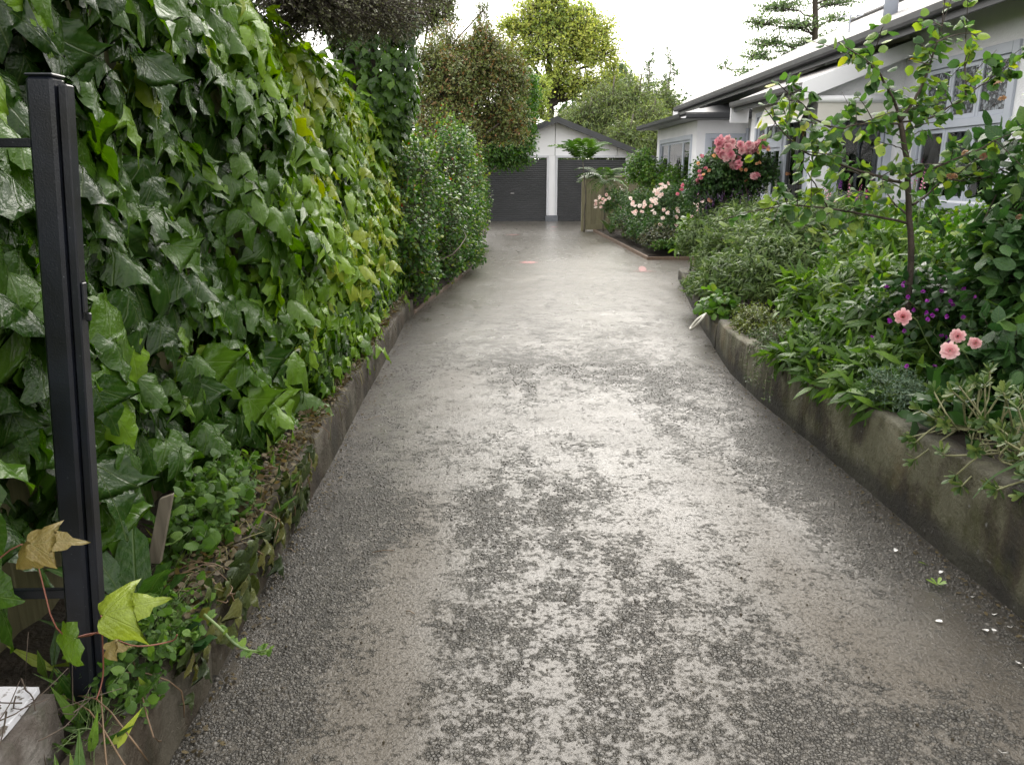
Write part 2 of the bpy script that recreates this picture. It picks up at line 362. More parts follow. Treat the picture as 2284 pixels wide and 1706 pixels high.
def spike(seed, n=26, R=.09):
    r = np.random.default_rng(seed); V = []; F = []; L = []
    for i in range(n):
        y = (i + .5) / n; th = i * 2.4 + r.random(); rad = R * (1.15 - .85 * y)
        p = np.array([math.cos(th) * rad * .4, y, math.sin(th) * rad * .4]); d = norm(np.array([math.cos(th), .35, math.sin(th)])); s = norm(np.cross(d, [0, 1, 0])) * rad * .55
        a = len(V); q = p + d * rad * .9
        V += [p, (p + q) / 2 + s, q + [0, .01, 0], (p + q) / 2 - s]; F.append((a, a + 1, a + 2, a + 3)); L += [(0, 0, 0)] * 4
    return np.array(V), [np.array(F)], np.array(L)
T_SPIKE = [spike(k) for k in range(3)]

def frames(D, N):
    D = norm(D); X = norm(np.cross(D, N)); N = np.cross(X, D); return X, D, N
def scatter(m, tpls, P, D, N, S, tint=0):
    n = len(P); X, D, N = frames(D, N); S = np.broadcast_to(S, (n,)); tint = np.broadcast_to(tint, (n,)); k = rng.integers(0, len(tpls), n)
    for i, (V, F, L) in enumerate(tpls):
        s = np.where(k == i)[0]
        if not len(s): continue
        W_ = P[s, None, :] + S[s, None, None] * (V[None, :, 0:1] * X[s, None, :] + V[None, :, 1:2] * D[s, None, :] + V[None, :, 2:3] * N[s, None, :])
        nv = len(V); off = (np.arange(len(s)) * nv)[:, None, None]
        m.add(W_.reshape(-1, 3), [(f[None] + off).reshape(-1, f.shape[1]) for f in F], np.repeat(tint[s], nv), np.tile(L, (len(s), 1)))
    return m
def as_parts(root, name, tpls, mat, P, D, N, S, tint, label=None):
    """one object for every piece, sharing mesh data"""
    key = (name, mat.name, id(tpls[0][0]))
    if key not in BASE: BASE[key] = [MB().add(V, F, 0, L).mesh(name, mat, True) for V, F, L in tpls]
    X, D, N = frames(D, N); S = np.broadcast_to(S, (len(P),)); tint = np.broadcast_to(tint, (len(P),))
    for i in range(len(P)):
        o = bpy.data.objects.new(name, random.choice(BASE[key])); COL.objects.link(o); o.parent = root
        M = Matrix(((X[i][0], D[i][0], N[i][0], P[i][0] - root.location.x), (X[i][1], D[i][1], N[i][1], P[i][1] - root.location.y), (X[i][2], D[i][2], N[i][2], P[i][2] - root.location.z), (0, 0, 0, 1)))
        o.matrix_basis = M @ Matrix.Scale(float(S[i]), 4); o.color = (float(tint[i]), 0, 0, 1)
        if label: o['label'] = label
def leaves(root, L, tpls, mat, nparts=0, name='leaf', far=None):
    """L = [P,D,N,S,tint]; the leaves that show largest become parts, the rest one foliage mesh"""
    P, D, N, S, T = L
    v = P - CAM; z = v @ FW; px = 1142 + FPX * (v @ RT) / np.maximum(z, .1); py = 853 - FPX * (v @ UP) / np.maximum(z, .1)
    inn = (z > .2) & (px > -40) & (px < 2324) & (py > -40) & (py < 1746)
    sc_ = S / np.linalg.norm(v, axis=1) * inn
    o = np.argsort(-sc_); a = o[:nparts]; b = o[nparts:]
    if nparts and len(o) <= 300: a, b = o, o[:0]
    if nparts: as_parts(root, name, tpls, mat, P[a], D[a], N[a], S[a], T[a])
    if len(b): scatter(MB(), far or tpls, P[b], D[b], N[b], S[b], T[b]).build('foliage', mat, root, True, 'stuff')
def cat(*Ls): return [np.concatenate([l[i] for l in Ls]) for i in range(5)]

def twigs(c, r, n, size, per=6, inner=.35, up=.25, droop=0., tint=(0, 1), side=.9, zmin=-.5, tw=None, twr=.003, flat=.6, szj=.35, ends=None, tb=0.):
    """twigs radiating in an ellipsoid with leaves along each; returns leaf arrays, twig wood goes to tw"""
    c = np.asarray(c, float); r = np.broadcast_to(np.asarray(r, float), (3,))
    u = rng.normal(size=(n * 3, 3)); u = norm(u); u = u[u[:, 2] > zmin][:n]; n = len(u)
    E = c + u * r * (.72 + .42 * rng.random((n, 1))); S = c + u * r * inner + rng.normal(size=(n, 3)) * r * .12
    E[:, 2] += r[2] * up * .3 - droop * np.linalg.norm(u[:, :2] * r[:2], axis=1)
    Mi = (S + E) / 2 + np.array([0, 0, 1]) * (up * r[2] * .35)[..., None] + rng.normal(size=(n, 3)) * r * .07
    if tw is not None:
        P0, P1, P2 = S, .25 * S + .5 * Mi + .25 * E, E
        T = norm(E - S); A = norm(np.cross(T, rng.normal(size=(n, 3)))); B = np.cross(T, A); V = []
        for Pk, rk in ((P0, 1), (P1, .75), (P2, .35)):
            for th in (0, 2.094, 4.189): V.append(Pk + twr * rk * (math.cos(th) * A + math.sin(th) * B))
        V = np.stack(V, 1).reshape(-1, 3); f = np.array([(k * 3 + j, k * 3 + (j + 1) % 3, k * 3 + 3 + (j + 1) % 3, k * 3 + 3 + j) for k in range(2) for j in range(3)])
        tw.add(V, (f[None] + (np.arange(n) * 9)[:, None, None]).reshape(-1, 4))
    if ends is not None: ends.append((E, norm(E - Mi)))
    t = (np.linspace(.22, 1, per)[None, :] + rng.random((n, per)) * .1 - .05)[..., None].clip(0, 1)
    P = (1 - t) ** 2 * S[:, None] + 2 * t * (1 - t) * Mi[:, None] + t * t * E[:, None]
    T = norm((Mi - S)[:, None] * (1 - t) + (E - Mi)[:, None] * t)
    sd_ = rng.normal(size=P.shape); sd_ -= (sd_ * T).sum(-1, keepdims=True) * T; sd_ = norm(sd_)
    D = T * .6 + sd_ * side; D[..., 2] -= droop * .8; N = np.array([0, 0, flat]) + u[:, None] * .5 + rng.normal(size=P.shape) * .45
    P = P.reshape(-1, 3); D = D.reshape(-1, 3); N = N.reshape(-1, 3); k = len(P)
    base = np.repeat(rng.random(n), per) * .5 + rng.random(k) * .5
    return [P, D, N, size * (1 - szj + 2 * szj * rng.random(k) ** 1.3), tint[0] + (tint[1] - tint[0]) * base + tb]
def stems(m, base, targets, r0, r1, sides=5, bow=.12, j=.03, spread=.06):
    base = np.asarray(base, float)
    for t in targets:
        t = np.asarray(t, float); b = base + np.array([rng.normal() * spread, rng.normal() * spread, 0]); L = np.linalg.norm(t - b)
        mid = b * .5 + t * .5 + np.array([rng.normal() * bow * L, rng.normal() * bow * L, .12 * L]); q = b * .8 + t * .2 + [0, 0, .10 * L]
        tube(m, curve([b, q, mid, t], 8) + rng.normal(size=(8, 3)) * j * np.array([1, 1, .3]) * np.linspace(0, 1, 8)[:, None], np.linspace(r0, r1, 8), sides)

# value noise
_T = np.random.default_rng(3).random((256, 256))
def vn(x, y):
    xi = np.floor(x).astype(int); yi = np.floor(y).astype(int); fx = x - xi; fy = y - yi; fx = fx * fx * (3 - 2 * fx); fy = fy * fy * (3 - 2 * fy)
    g = lambda a, b: _T[a % 256, b % 256]
    return (g(xi, yi) * (1 - fx) + g(xi + 1, yi) * fx) * (1 - fy) + (g(xi, yi + 1) * (1 - fx) + g(xi + 1, yi + 1) * fx) * fy
def fbm(x, y, o=4):
    s = 0; a = .5; w = 0
    for i in range(o): s = s + a * vn(x * 2 ** i + 17 * i, y * 2 ** i + 31 * i); w += a; a *= .55
    return s / w

# ------------------------------------------------------------------ driveway with its wet slurry and bare pebbles
def G(x, y, cx, cy_, sx, sy): return np.exp(-((x - cx) / sx) ** 2 - ((y - cy_) / sy) ** 2)
def pebbly(x, y):
    """0 = smooth cement slurry, 1 = bare exposed pebbles"""
    n = .5 + .36 * (fbm(x * 3.4 + 5, y * 2.6 + 9, 5) - .5) + .30 * (fbm(x * 6 + 15, y * 1.1 + 9, 4) - .5) + .60 * (fbm(x * 9, y * 7, 3) - .5)
    b = .40 * G(x, y, -.75, 3.2, .28, 1.1) + .28 * G(x, y, -.45, 3.6, .4, .35) + .42 * G(x, y, 1.75, 4.2, .35, 1.1) + .26 * G(x, y, 1.3, 6.3, .9, .5) + .22 * G(x, y, .5, 6.9, 1.1, .4)
    b += .30 * G(x, y, 1.25, 2.05, .35, .25) + .14 * G(x, y, .45, 2.6, .5, .5) + .16 * G(x, y, .35, 3.6, .35, .6) + .3 * G(x, y, -.8, 8, .2, 1.5) + .12 * G(x, y, -.75, 2.1, .3, .4) + .22 * G(x, y, 1.8, 3.1, .2, .4)
    b -= .35 * G(x, y, -.32, 2.6, .16, 1.3) + .26 * G(x, y, -.2, 5.6, .22, 1.2) + .30 * G(x, y, 1.15, 3.5, .28, .9) + .28 * G(x, y, 1.5, 2.4, .3, .35) + .22 * G(x, y, .75, 5, .35, .9) + .1 * G(x, y, .2, 2.2, .3, .3)
    b -= .10 * np.clip((y - 7.5) / 3, 0, 1)
    return np.clip((n + b - .50 - .035) * 1.45 + .47, 0, 1)
def tan_(x, y):
    n = fbm(x * 1.7 + 40, y * 1.1 + 3, 4) - .5
    return np.clip(.95 * G(x, y, -.35, 2.6, .22, 1.6) + .7 * G(x, y, 1.25, 3.4, .22, 1.4) + .6 * G(x, y, -.3, 6, .3, 1.3) + .55 * G(x, y, 1.35, 2.2, .35, .5) + .35 * G(x, y, 1.6, 13, 3, 3) + n * 1.1, 0, 1)
def drive_mat():
    m, nt, p, o = newmat('wet exposed aggregate'); v = geoco(nt)
    a = nt.nodes.new('ShaderNodeAttribute'); a.attribute_name = 'tint'; l = nt.nodes.new('ShaderNodeAttribute'); l.attribute_name = 'luv'
    sx = nt.nodes.new('ShaderNodeSeparateXYZ'); nt.links.new(l.outputs['Vector'], sx.inputs[0])
    f1 = noise(nt, 38, 4, v, .65); f2 = noise(nt, 11, 4, v, .6)
    peb = math_n(nt, 'ADD', a.outputs['Fac'], math_n(nt, 'MULTIPLY', math_n(nt, 'SUBTRACT', f1, .5), 3.4))
    peb = math_n(nt, 'ADD', peb, math_n(nt, 'MULTIPLY', math_n(nt, 'SUBTRACT', f2, .5), 2.4))
    mr = nt.nodes.new('ShaderNodeMapRange'); mr.interpolation_type = 'SMOOTHSTEP'; mr.inputs[1].default_value = .26; mr.inputs[2].default_value = .98
    nt.links.new(peb, mr.inputs[0]); peb = mr.outputs[0]
    # pebbles: warped cells of several sizes
    ds = nt.nodes.new('ShaderNodeVectorMath'); ds.operation = 'MULTIPLY_ADD'
    nzc = nt.nodes.new('ShaderNodeTexNoise'); nzc.inputs['Scale'].default_value = 60; nt.links.new(v, nzc.inputs['Vector'])
    nt.links.new(nzc.outputs['Color'], ds.inputs[0]); ds.inputs[1].default_value = (.008, .008, 0); nt.links.new(v, ds.inputs[2])
    vo = nt.nodes.new('ShaderNodeTexVoronoi'); vo.inputs['Scale'].default_value = 78; nt.links.new(ds.outputs[0], vo.inputs['Vector'])
    ve = nt.nodes.new('ShaderNodeTexVoronoi'); ve.inputs['Scale'].default_value = 78; ve.feature = 'DISTANCE_TO_EDGE'; nt.links.new(ds.outputs[0], ve.inputs['Vector'])
    sp = nt.nodes.new('ShaderNodeSeparateColor'); nt.links.new(vo.outputs['Color'], sp.inputs[0])
    pc = ramp(nt, [(0, (.030, .027, .022)), (.5, (.050, .046, .038)), (.85, (.074, .068, .057)), (1, (.10, .094, .080))]); nt.links.new(sp.outputs[0], pc.inputs[0])
    edge = math_n(nt, 'SUBTRACT', 1, math_n(nt, 'DIVIDE', ve.outputs['Distance'], .16), clamp=True)
    pcol = mixc(nt, math_n(nt, 'MULTIPLY', edge, .85), pc.outputs[0], (.007, .0065, .0055))
    fine = noise(nt, 320, 3, v, .6); med = noise(nt, 5, 5, v, .6)
    sr = ramp(nt, [(.3, (.036, .031, .024)), (.7, (.060, .052, .040))]); nt.links.new(med, sr.inputs[0])
    tanf = math_n(nt, 'MULTIPLY', sx.outputs[0], .85)
    sl_ = mixc(nt, tanf, sr.outputs[0], (.058, .046, .031))
    sl_ = mixc(nt, math_n(nt, 'MULTIPLY', sx.outputs[1], .8), sl_, (.155, .142, .120))     # slurry colour grows lighter towards the far end
    # pinholes and grains in the slurry
    pin = math_n(nt, 'MULTIPLY', math_n(nt, 'SUBTRACT', noise(nt, 70, 5, v, .75), .55), 9, clamp=True)
    sl_ = mixc(nt, math_n(nt, 'MULTIPLY', pin, .9), sl_, (.016, .015, .013))
    col = mixc(nt, peb, sl_, pcol); nt.links.new(col, p.inputs['Base Color'])
    rr = math_n(nt, 'MULTIPLY_ADD', med, .18, .20); rr = math_n(nt, 'ADD', rr, math_n(nt, 'MULTIPLY', sx.outputs[0], .10))
    rr = math_n(nt, 'ADD', rr, math_n(nt, 'MULTIPLY', peb, .08)); nt.links.new(rr, p.inputs['Roughness'])
    p.inputs['Specular IOR Level'].default_value = .26
    cw = math_n(nt, 'SUBTRACT', .70, math_n(nt, 'MULTIPLY', peb, .22)); cw = math_n(nt, 'SUBTRACT', cw, math_n(nt, 'MULTIPLY', sx.outputs[0], .35), clamp=True); nt.links.new(cw, p.inputs['Coat Weight'])
    p.inputs['Coat Roughness'].default_value = .18; p.inputs['Coat IOR'].default_value = 1.34
    hc = math_n(nt, 'ADD', math_n(nt, 'MULTIPLY', noise(nt, 110, 4, v, .65), 1.1), math_n(nt, 'MULTIPLY', math_n(nt, 'SUBTRACT', 1, edge), math_n(nt, 'MULTIPLY', peb, .9)))
    nt.links.new(bump(nt, hc, .75, .0030), p.inputs['Coat Normal'])
    hp = math_n(nt, 'MULTIPLY', math_n(nt, 'SUBTRACT', 1, edge), peb)
    h = math_n(nt, 'ADD', hp, math_n(nt, 'MULTIPLY', fine, .32)); h = math_n(nt, 'ADD', h, math_n(nt, 'MULTIPLY', pin, -.4))
    h = math_n(nt, 'ADD', h, math_n(nt, 'MULTIPLY', noise(nt, 55, 3, v), .9))
    h = math_n(nt, 'ADD', h, math_n(nt, 'MULTIPLY', peb, -.5))
    nt.links.new(bump(nt, h, .85, .0042), p.inputs['Normal'])
    return m
xs = np.concatenate([np.arange(-1.15, 2.6, .03), np.arange(2.6, 7.6, .10)])
ys = np.concatenate([np.arange(-1.5, 1.2, .15), np.arange(1.2, 7, .03), np.arange(7, 15, .06), np.arange(15, 30.01, .12)])
X_, Y_ = np.meshgrid(xs, ys); dz = (fbm(X_ * 1.3, Y_ * .9, 4) - .5) * .022 + (fbm(X_ * 6, Y_ * 5, 3) - .5) * .006
def ground_z(x, y): return float((fbm(np.array([x * 1.3]), np.array([y * .9]), 4)[0] - .5) * .022 + (fbm(np.array([x * 6.]), np.array([y * 5.]), 3)[0] - .5) * .006)
nx, ny = len(xs), len(ys)
ii = (np.arange(ny - 1)[:, None] * nx + np.arange(nx - 1)[None]).ravel(); FQ = np.stack([ii, ii + 1, ii + nx + 1, ii + nx], 1)
PB = pebbly(X_, Y_)
m = MB().add(np.stack([X_, Y_, dz], -1).reshape(-1, 3), FQ, PB.ravel(), np.stack([tan_(X_, Y_), np.clip((Y_ - 6.5) / 8, 0, 1), X_ * 0], -1).reshape(-1, 3))
driveway = m.build('driveway', drive_mat(), None, True, 'structure')

# loose and half-buried pebbles standing proud where the slurry has washed away
N0 = 60000; px_ = rng.uniform(-.9, 2.0, N0); py_ = 1.55 + 5.2 * rng.random(N0) ** 1.6
k = (pebbly(px_, py_) + rng.normal(size=N0) * .12 > .62); px_ = px_[k][:15000]; py_ = py_[k][:15000]; n = len(px_)
th = np.arange(6) / 6 * 2 * math.pi
dome = np.concatenate([np.stack([np.cos(th), np.sin(th), th * 0 - .25], 1), np.stack([np.cos(th + .3) * .72, np.sin(th + .3) * .72, th * 0 + .45], 1), [[0, 0, .62]]])
df = [np.array([(i, (i + 1) % 6, 6 + (i + 1) % 6, 6 + i) for i in range(6)]), np.array([(6 + i, 6 + (i + 1) % 6, 12) for i in range(6)])]
gz = (fbm(px_ * 1.3, py_ * .9, 4) - .5) * .022 + (fbm(px_ * 6, py_ * 5, 3) - .5) * .006
stone = ramp
m_, nt, p, o_ = newmat('wet pebble'); aa = nt.nodes.new('ShaderNodeAttribute'); aa.attribute_name = 'tint'
r_ = ramp(nt, [(0, (.036, .033, .028)), (.45, (.056, .052, .045)), (.8, (.080, .074, .063)), (1, (.13, .12, .105))]); nt.links.new(aa.outputs['Fac'], r_.inputs[0]); nt.links.new(r_.outputs[0], p.inputs['Base Color'])
p.inputs['Roughness'].default_value = .38; p.inputs['Specular IOR Level'].default_value = .35; PEBM = m_
S_ = (.0035 + .0050 * rng.random(n) ** 2); S_[rng.random(n) < .02] *= 1.6; an = rng.random(n) * 6.28; el = .65 + .5 * rng.random(n)
Dv = np.stack([np.cos(an), np.sin(an), rng.normal(size=n) * .12], 1); Nv = np.stack([rng.normal(size=n) * .12, rng.normal(size=n) * .12, np.ones(n)], 1)
pb = MB(); scatter(pb, [(dome, df, dome)], np.stack([px_, py_, gz - .0005], 1), Dv, Nv, S_, rng.random(n) ** 1.3)
pb.build('pebbles', PEBM, driveway, True, 'stuff')

# pink spray paint marks on the driveway
spm, nt, p, o_ = newmat('pink spray paint'); nz = noise(nt, 60, 4, geoco(nt))
nt.links.new(mixc(nt, math_n(nt, 'MULTIPLY', math_n(nt, 'SUBTRACT', nz, .36), 6, clamp=True), (.70, .15, .18), (.12, .09, .075)), p.inputs['Base Color']); p.inputs['Roughness'].default_value = .4
def blot(pts):
    m = MB()
    for (x0, y0, x1, y1, w) in pts:
        a = np.array([x0, y0]); b = np.array([x1, y1]); d = norm(b - a); s = np.array([-d[1], d[0]]); n = 14; V = []
        for i in range(n):
            t = i / (n - 1); c = a + (b - a) * t; ww = w * (.25 + .75 * math.sin(math.pi * min(max(t, .04), .96))) * (.7 + .6 * random.random())
            for q in (-1, 1):
                e = c + s * q * ww; V.append((e[0], e[1], ground_z(e[0], e[1]) + .004))
        m.add(V, np.array([(2 * i, 2 * i + 2, 2 * i + 3, 2 * i + 1) for i in range(n - 1)]))
    m.build('spray_mark', spm, driveway)
def g2(px, py): q = onz(px, py); return q[0], q[1]
a = g2(1160, 586); b = g2(1199, 586); blot([(a[0], a[1], b[0], b[1], .16)])
a = g2(1127, 524); b = g2(1160, 524); blot([(a[0], a[1], b[0], b[1], .12)])
a = g2(1228, 507); b = g2(1242, 507); blot([(a[0], a[1], b[0], b[1], .12)])
a = g2(1226, 515); b = g2(1240, 515); blot([(a[0], a[1], b[0], b[1], .06)])
a = g2(1412, 606); b = g2(1462, 606); c = g2(1432, 595); blot([(a[0], a[1], b[0], b[1], .05), (c[0], c[1], g2(1434, 606)[0], a[1], .07)])

# ------------------------------------------------------------------ ground and beds
soil = surf('dark soil', (.018, .013, .009), (.05, .036, .024), 9, .8, 40, .9, .03)
def sheet(name, x0, x1, y0, y1, z, mat, amp=.0, res=1.0, kind='structure', hfun=None, parent=None):
    a = np.linspace(x0, x1, max(2, int((x1 - x0) / res) + 1)); b = np.linspace(y0, y1, max(2, int((y1 - y0) / res) + 1)); A, B = np.meshgrid(a, b)
    Z = z + (fbm(A * 3 + 7, B * 3, 3) - .5) * amp if hfun is None else hfun(A, B)
    n = len(a); ii = (np.arange(len(b) - 1)[:, None] * n + np.arange(n - 1)[None]).ravel()
    o = MB().add(np.stack([A, B, Z + 0 * A], -1).reshape(-1, 3), np.stack([ii, ii + 1, ii + n + 1, ii + n], 1)).build(name, mat, parent, True, kind)
    return o
gm = surf('ground grass and earth', (.03, .04, .015), (.07, .085, .03), 2, .9, 30, .5, .03)
sheet('ground', -400, 400, -150, 700, -.035, gm, 0, 50)
def Rx(y):  # inner face of the right wall
    return np.interp(y, [-2, 5.5, 6.4, 8.2, 12.4, 12.6], [1.97, 1.98, 2.02, 2.28, 3.0, 3.04])
def Rh(y): return np.interp(y, [1, 2.7, 4, 5.5, 7.2, 7.3, 8.0, 12.4], [.52, .47, .42, .355, .30, .22, .24, .16])
def Lx(y): return np.interp(y, [-2, 9, 13.2, 15.4, 25.8, 28], [-.90, -.90, -.34, -.07, .11, -.1])
sheet('bed_soil', 2.0, 5.45, .2, 12.5, .3, soil, 0, .06, hfun=lambda A, B: np.where(A > Rx(B) + .075, Rh(B) - .05 + .05 * (A - 2) * .4 + (fbm(A * 4, B * 4, 3) - .5) * .09, -.02))
sheet('rose_bed_soil', 3.1, 6.0, 15.4, 23.2, .06, soil, .06, .12)
sheet('left_bed_soil', -2.4, .2, .2, 28, .3, soil, 0, .06, hfun=lambda A, B: np.where(A < Lx(B) - .068, np.interp(B, [1, 3, 9, 13, 28], [.20, .24, .20, .08, .05]) + (fbm(A * 5, B * 5, 3) - .5) * .08, -.03))

def ribbon_wall(name, label, cat, ysamp, fx, th, fh, mat, sgn, z0=-.05, joints=()):
    """low wall following a line: face towards the drive, coping slightly rounded and broken"""
    t = thing(name, label, cat, (fx(ysamp[0]), ysamp[0], 0))
    segs = np.split(ysamp, [np.searchsorted(ysamp, j) for j in joints])
    for sidx, seg in enumerate(segs):
        if len(seg) < 2: continue
        if sidx < len(segs) - 1: seg = np.append(seg, joints[sidx] - .006)
        V = []; prof = [(0, 0, -1), (0, .5, 0), (.0, .955, 0), (.09, 1.0, 1), (.9, 1.0, 1), (1, .95, 0), (1, 0, -1)]
        for y in seg:
            h = fh(y)
            for u, w, k in prof:
                jx = (fbm(np.array([y * 3 + u * 5]), np.array([w * 4.]), 3)[0] - .5) * .014; jz = (fbm(np.array([y * 5.]), np.array([u * 3. + 9]), 4)[0] - .5) * (.035 if k == 1 else .012) * (w > .6)
                V.append((fx(y) + sgn * (u * th) + jx, y, z0 + (h - z0) * w + jz))
        c = len(prof); F = [(i * c + j, i * c + j + 1, (i + 1) * c + j + 1, (i + 1) * c + j) for i in range(len(seg) - 1) for j in range(c - 1)]
        MB().add(V, [np.array(F), np.array([list(range(c)), ])[:, ::-1], np.array([[(len(seg) - 1) * c + j for j in range(c)]])]).build('wall_section', mat, t, True)
    return t
cm_r = concrete_mossy()
ribbon_wall('retaining_wall', 'mossy stained concrete retaining wall holding the right-hand flower bed', 'wall', np.arange(.5, 12.55, .06), Rx, .13, Rh, cm_r, 1, joints=(5.9, 7.25))
cm_l = concrete_mossy('brown stained concrete', (.085, .075, .055), (.045, .034, .022), (.022, .019, .014), (.03, .027, .014), (.055, .034, .017), False)
ribbon_wall('retaining_wall', 'low brown stained concrete edging wall under the ivy hedge', 'wall', np.arange(.6, 9.3, .06), Lx, .12, lambda y: np.interp(y, [1, 2, 4, 6, 9], [.24, .27, .27, .26, .18]), cm_l, -1, joints=(2.3,))
ribbon_wall('garden_edging', 'thin brown edging strip below the small-leaved hedge', 'edging', np.arange(9.4, 17, .1), Lx, .03, lambda y: .05, timber('old timber edging', (.09, .06, .04), (.19, .13, .09), axis=1), -1)
e2 = thing('garden_edging', 'weathered timber edging boards around the rose bed', 'edging', (3.12, 15.35, 0)); tm = timber('old timber edging', (.09, .06, .04), (.19, .13, .09), axis=1)
for a, b in ((15.34, 17.6), (17.62, 20.1), (20.12, 23.2)):
    cham(MB(), 3.08, 3.12, a, b, -.03, .07).build('board', tm, e2)
cham(MB(), 3.08, 4.6, 15.29, 15.33, -.03, .065).build('board', tm, e2)

# ------------------------------------------------------------------ garage at the end of the drive
WHITE = surf('white painted board', (.76, .76, .79), (.83, .83, .86), 1.1, .55, 40, .12, .003)
GREYT = surf('pale blue grey paint', (.40, .43, .50), (.46, .49, .56), 2, .4, 50, .1, .002)
DARKT = surf('charcoal paint', (.030, .032, .036), (.045, .047, .052), 3, .4, 40, .1, .002)
STUC = white_stucco(); GLASS = glass_mat(); LEAD = leadlight_mat()
GY = 28.3; gc = 2.40; GW = 3.18
g = thing('garage', 'white double garage with two charcoal roller doors at the end of the drive', 'garage', (gc, GY, 0))
D1 = (-.18, 2.10); D2 = (2.47, 4.81); DT = 2.13
def gz_roof(x): return 3.34 - abs(x - gc) * .385
w = MB()
for (a, b, z0, z1) in ((gc - GW, D1[0], 0, 2.2), (D1[1], D2[0], .12, 2.2), (D2[1], gc + GW, 0, 2.2)):
    bx(w, a, b, GY, GY + .1, z0, z1)
for a, b in ((gc - GW, -.6), (-.58, gc - .03), (gc - .01, 4.5), (4.52, gc + GW)):     # gable sheets with open joints
    xs_ = [a, b] if not (a < gc < b) else [a, gc, b]
    V = [(a, GY, DT + .075), (b, GY, DT + .075), (b, GY, gz_roof(b) + .02), (a, GY, gz_roof(a) + .02)]
    V += [(x, y + .1, z) for x, y, z in V]
    MB().add(V, np.array([(0, 1, 2, 3), (7, 6, 5, 4), (0, 4, 5, 1), (1, 5, 6, 2), (2, 6, 7, 3), (3, 7, 4, 0)])).build('gable_sheet', WHITE, g)
bx(w, gc - GW, gc - GW + .1, GY + .1, GY + 6.5, 0, 2.12); bx(w, gc + GW - .1, gc + GW, GY + .1, GY + 6.5, 0, 2.12); bx(w, gc - GW, gc + GW, GY + 6.5, GY + 6.6, 0, 2.12)
w.build('wall', WHITE, g)
bx(MB(), D1[1] - .03, D2[0] + .03, GY - .03, GY + .1, 0, .2).build('plinth', surf('grey concrete block', (.10, .11, .13), (.16, .17, .19), 8), g)
rm = MB()
for s in (-1, 1):
    xo = gc + s * (GW + .42); V = [(gc, GY - .35, gz_roof(gc) + .06), (xo, GY - .35, gz_roof(xo) + .06), (xo, GY + 6.9, gz_roof(xo) + .06), (gc, GY + 6.9, gz_roof(gc) + .06)]
    V += [(x, y, z + .05) for x, y, z in V]; rm.add(V, np.array([(0, 1, 2, 3), (7, 6, 5, 4), (0, 4, 5, 1), (1, 5, 6, 2), (2, 6, 7, 3), (3, 7, 4, 0)]))
rm.build('roof', surf('grey roofing iron', (.16, .17, .18), (.22, .23, .24), 2, .5), g)
for s in (-1, 1):
    xo = gc + s * (GW + .44); V = [(gc, GY - .39, gz_roof(gc) - .08), (xo, GY - .39, gz_roof(xo) - .08), (xo, GY - .39, gz_roof(xo) + .12), (gc, GY - .39, gz_roof(gc) + .12)]
    V += [(x, y + .035, z) for x, y, z in V]; MB().add(V, np.array([(0, 1, 2, 3), (7, 6, 5, 4), (0, 4, 5, 1), (1, 5, 6, 2), (2, 6, 7, 3), (3, 7, 4, 0)])).build('barge_board', DARKT, g)
    V = [(gc, GY - .355, gz_roof(gc) - .06), (xo, GY - .355, gz_roof(xo) - .06), (xo, GY - .0, gz_roof(xo) - .06), (gc, GY - .0, gz_roof(gc) - .06)]
    V += [(x, y, z + .02) for x, y, z in V]; MB().add(V, np.array([(0, 1, 2, 3), (7, 6, 5, 4), (0, 4, 5, 1), (1, 5, 6, 2), (2, 6, 7, 3), (3, 7, 4, 0)])).build('soffit', DARKT, g)
def roller_door(x0, x1):
    n = 30; V = []; zs = []; z = .03
    pitch = (DT - .09) / n
    for i in range(n):
        zs += [(.03 + i * pitch, .0), (.03 + (i + .18) * pitch, -.018), (.03 + (i + .62) * pitch, -.018), (.03 + (i + .8) * pitch, 0)]
    zs += [(.03 + n * pitch, 0)]
    for z, d in zs: V += [(x0, GY + .05 + d, z), (x1, GY + .05 + d, z)]
    d = MB().add(V, np.array([(2 * i, 2 * i + 1, 2 * i + 3, 2 * i + 2) for i in range(len(zs) - 1)])).build('roller_door', surf('charcoal roller steel', (.040, .042, .046), (.055, .057, .062), 2, .42), g)
    cham(MB(), x0 + .02, x1 - .02, GY + .0, GY + .045, 0.005, .075).build('bottom_rail', DARKT, d)
    cham(MB(), (x0 + x1) / 2 - .1, (x0 + x1) / 2 + .02, GY - .005, GY + .03, .93, .965).build('handle', surf('worn chrome', (.3, .3, .3), (.4, .4, .4), 5, .3), d)
for (x0, x1) in (D1, D2):
    roller_door(x0 + .01, x1 - .01)
    f = MB(); cham(f, x0 - .07, x0, GY - .045, GY - .003, .2, DT + .07); cham(f, x1, x1 + .07, GY - .045, GY - .003, .2 if x0 < 1 else .0, DT + .07); cham(f, x0 - .07, x1 + .07, GY - .05, GY - .003, DT, DT + .072)
    f.build('door_frame', surf('grey white trim', (.50, .51, .55), (.6, .61, .65), 2, .45), g)
lp = thing('outdoor_light', 'small round white light under the right end of the garage eave', 'light', (gc + GW + .2, GY - .1, 2.0))
V = []
tube(MB(), [(gc + GW + .0, GY + .05, 2.05), (gc + GW + .16, GY - .02, 2.05)], .015).build('bracket', DARKT, lp)
th = np.linspace(.05, 3.09, 9); mm = MB(); tube(mm, np.stack([th * 0 + gc + GW + .2, th * 0 - .02 + GY, 2.03 - .085 * np.cos(th)], 1), .085 * np.sin(th), 10); mm.build('globe', surf('opal glass', (.7, .7, .7), (.75, .75, .75), 5, .2), lp, True)

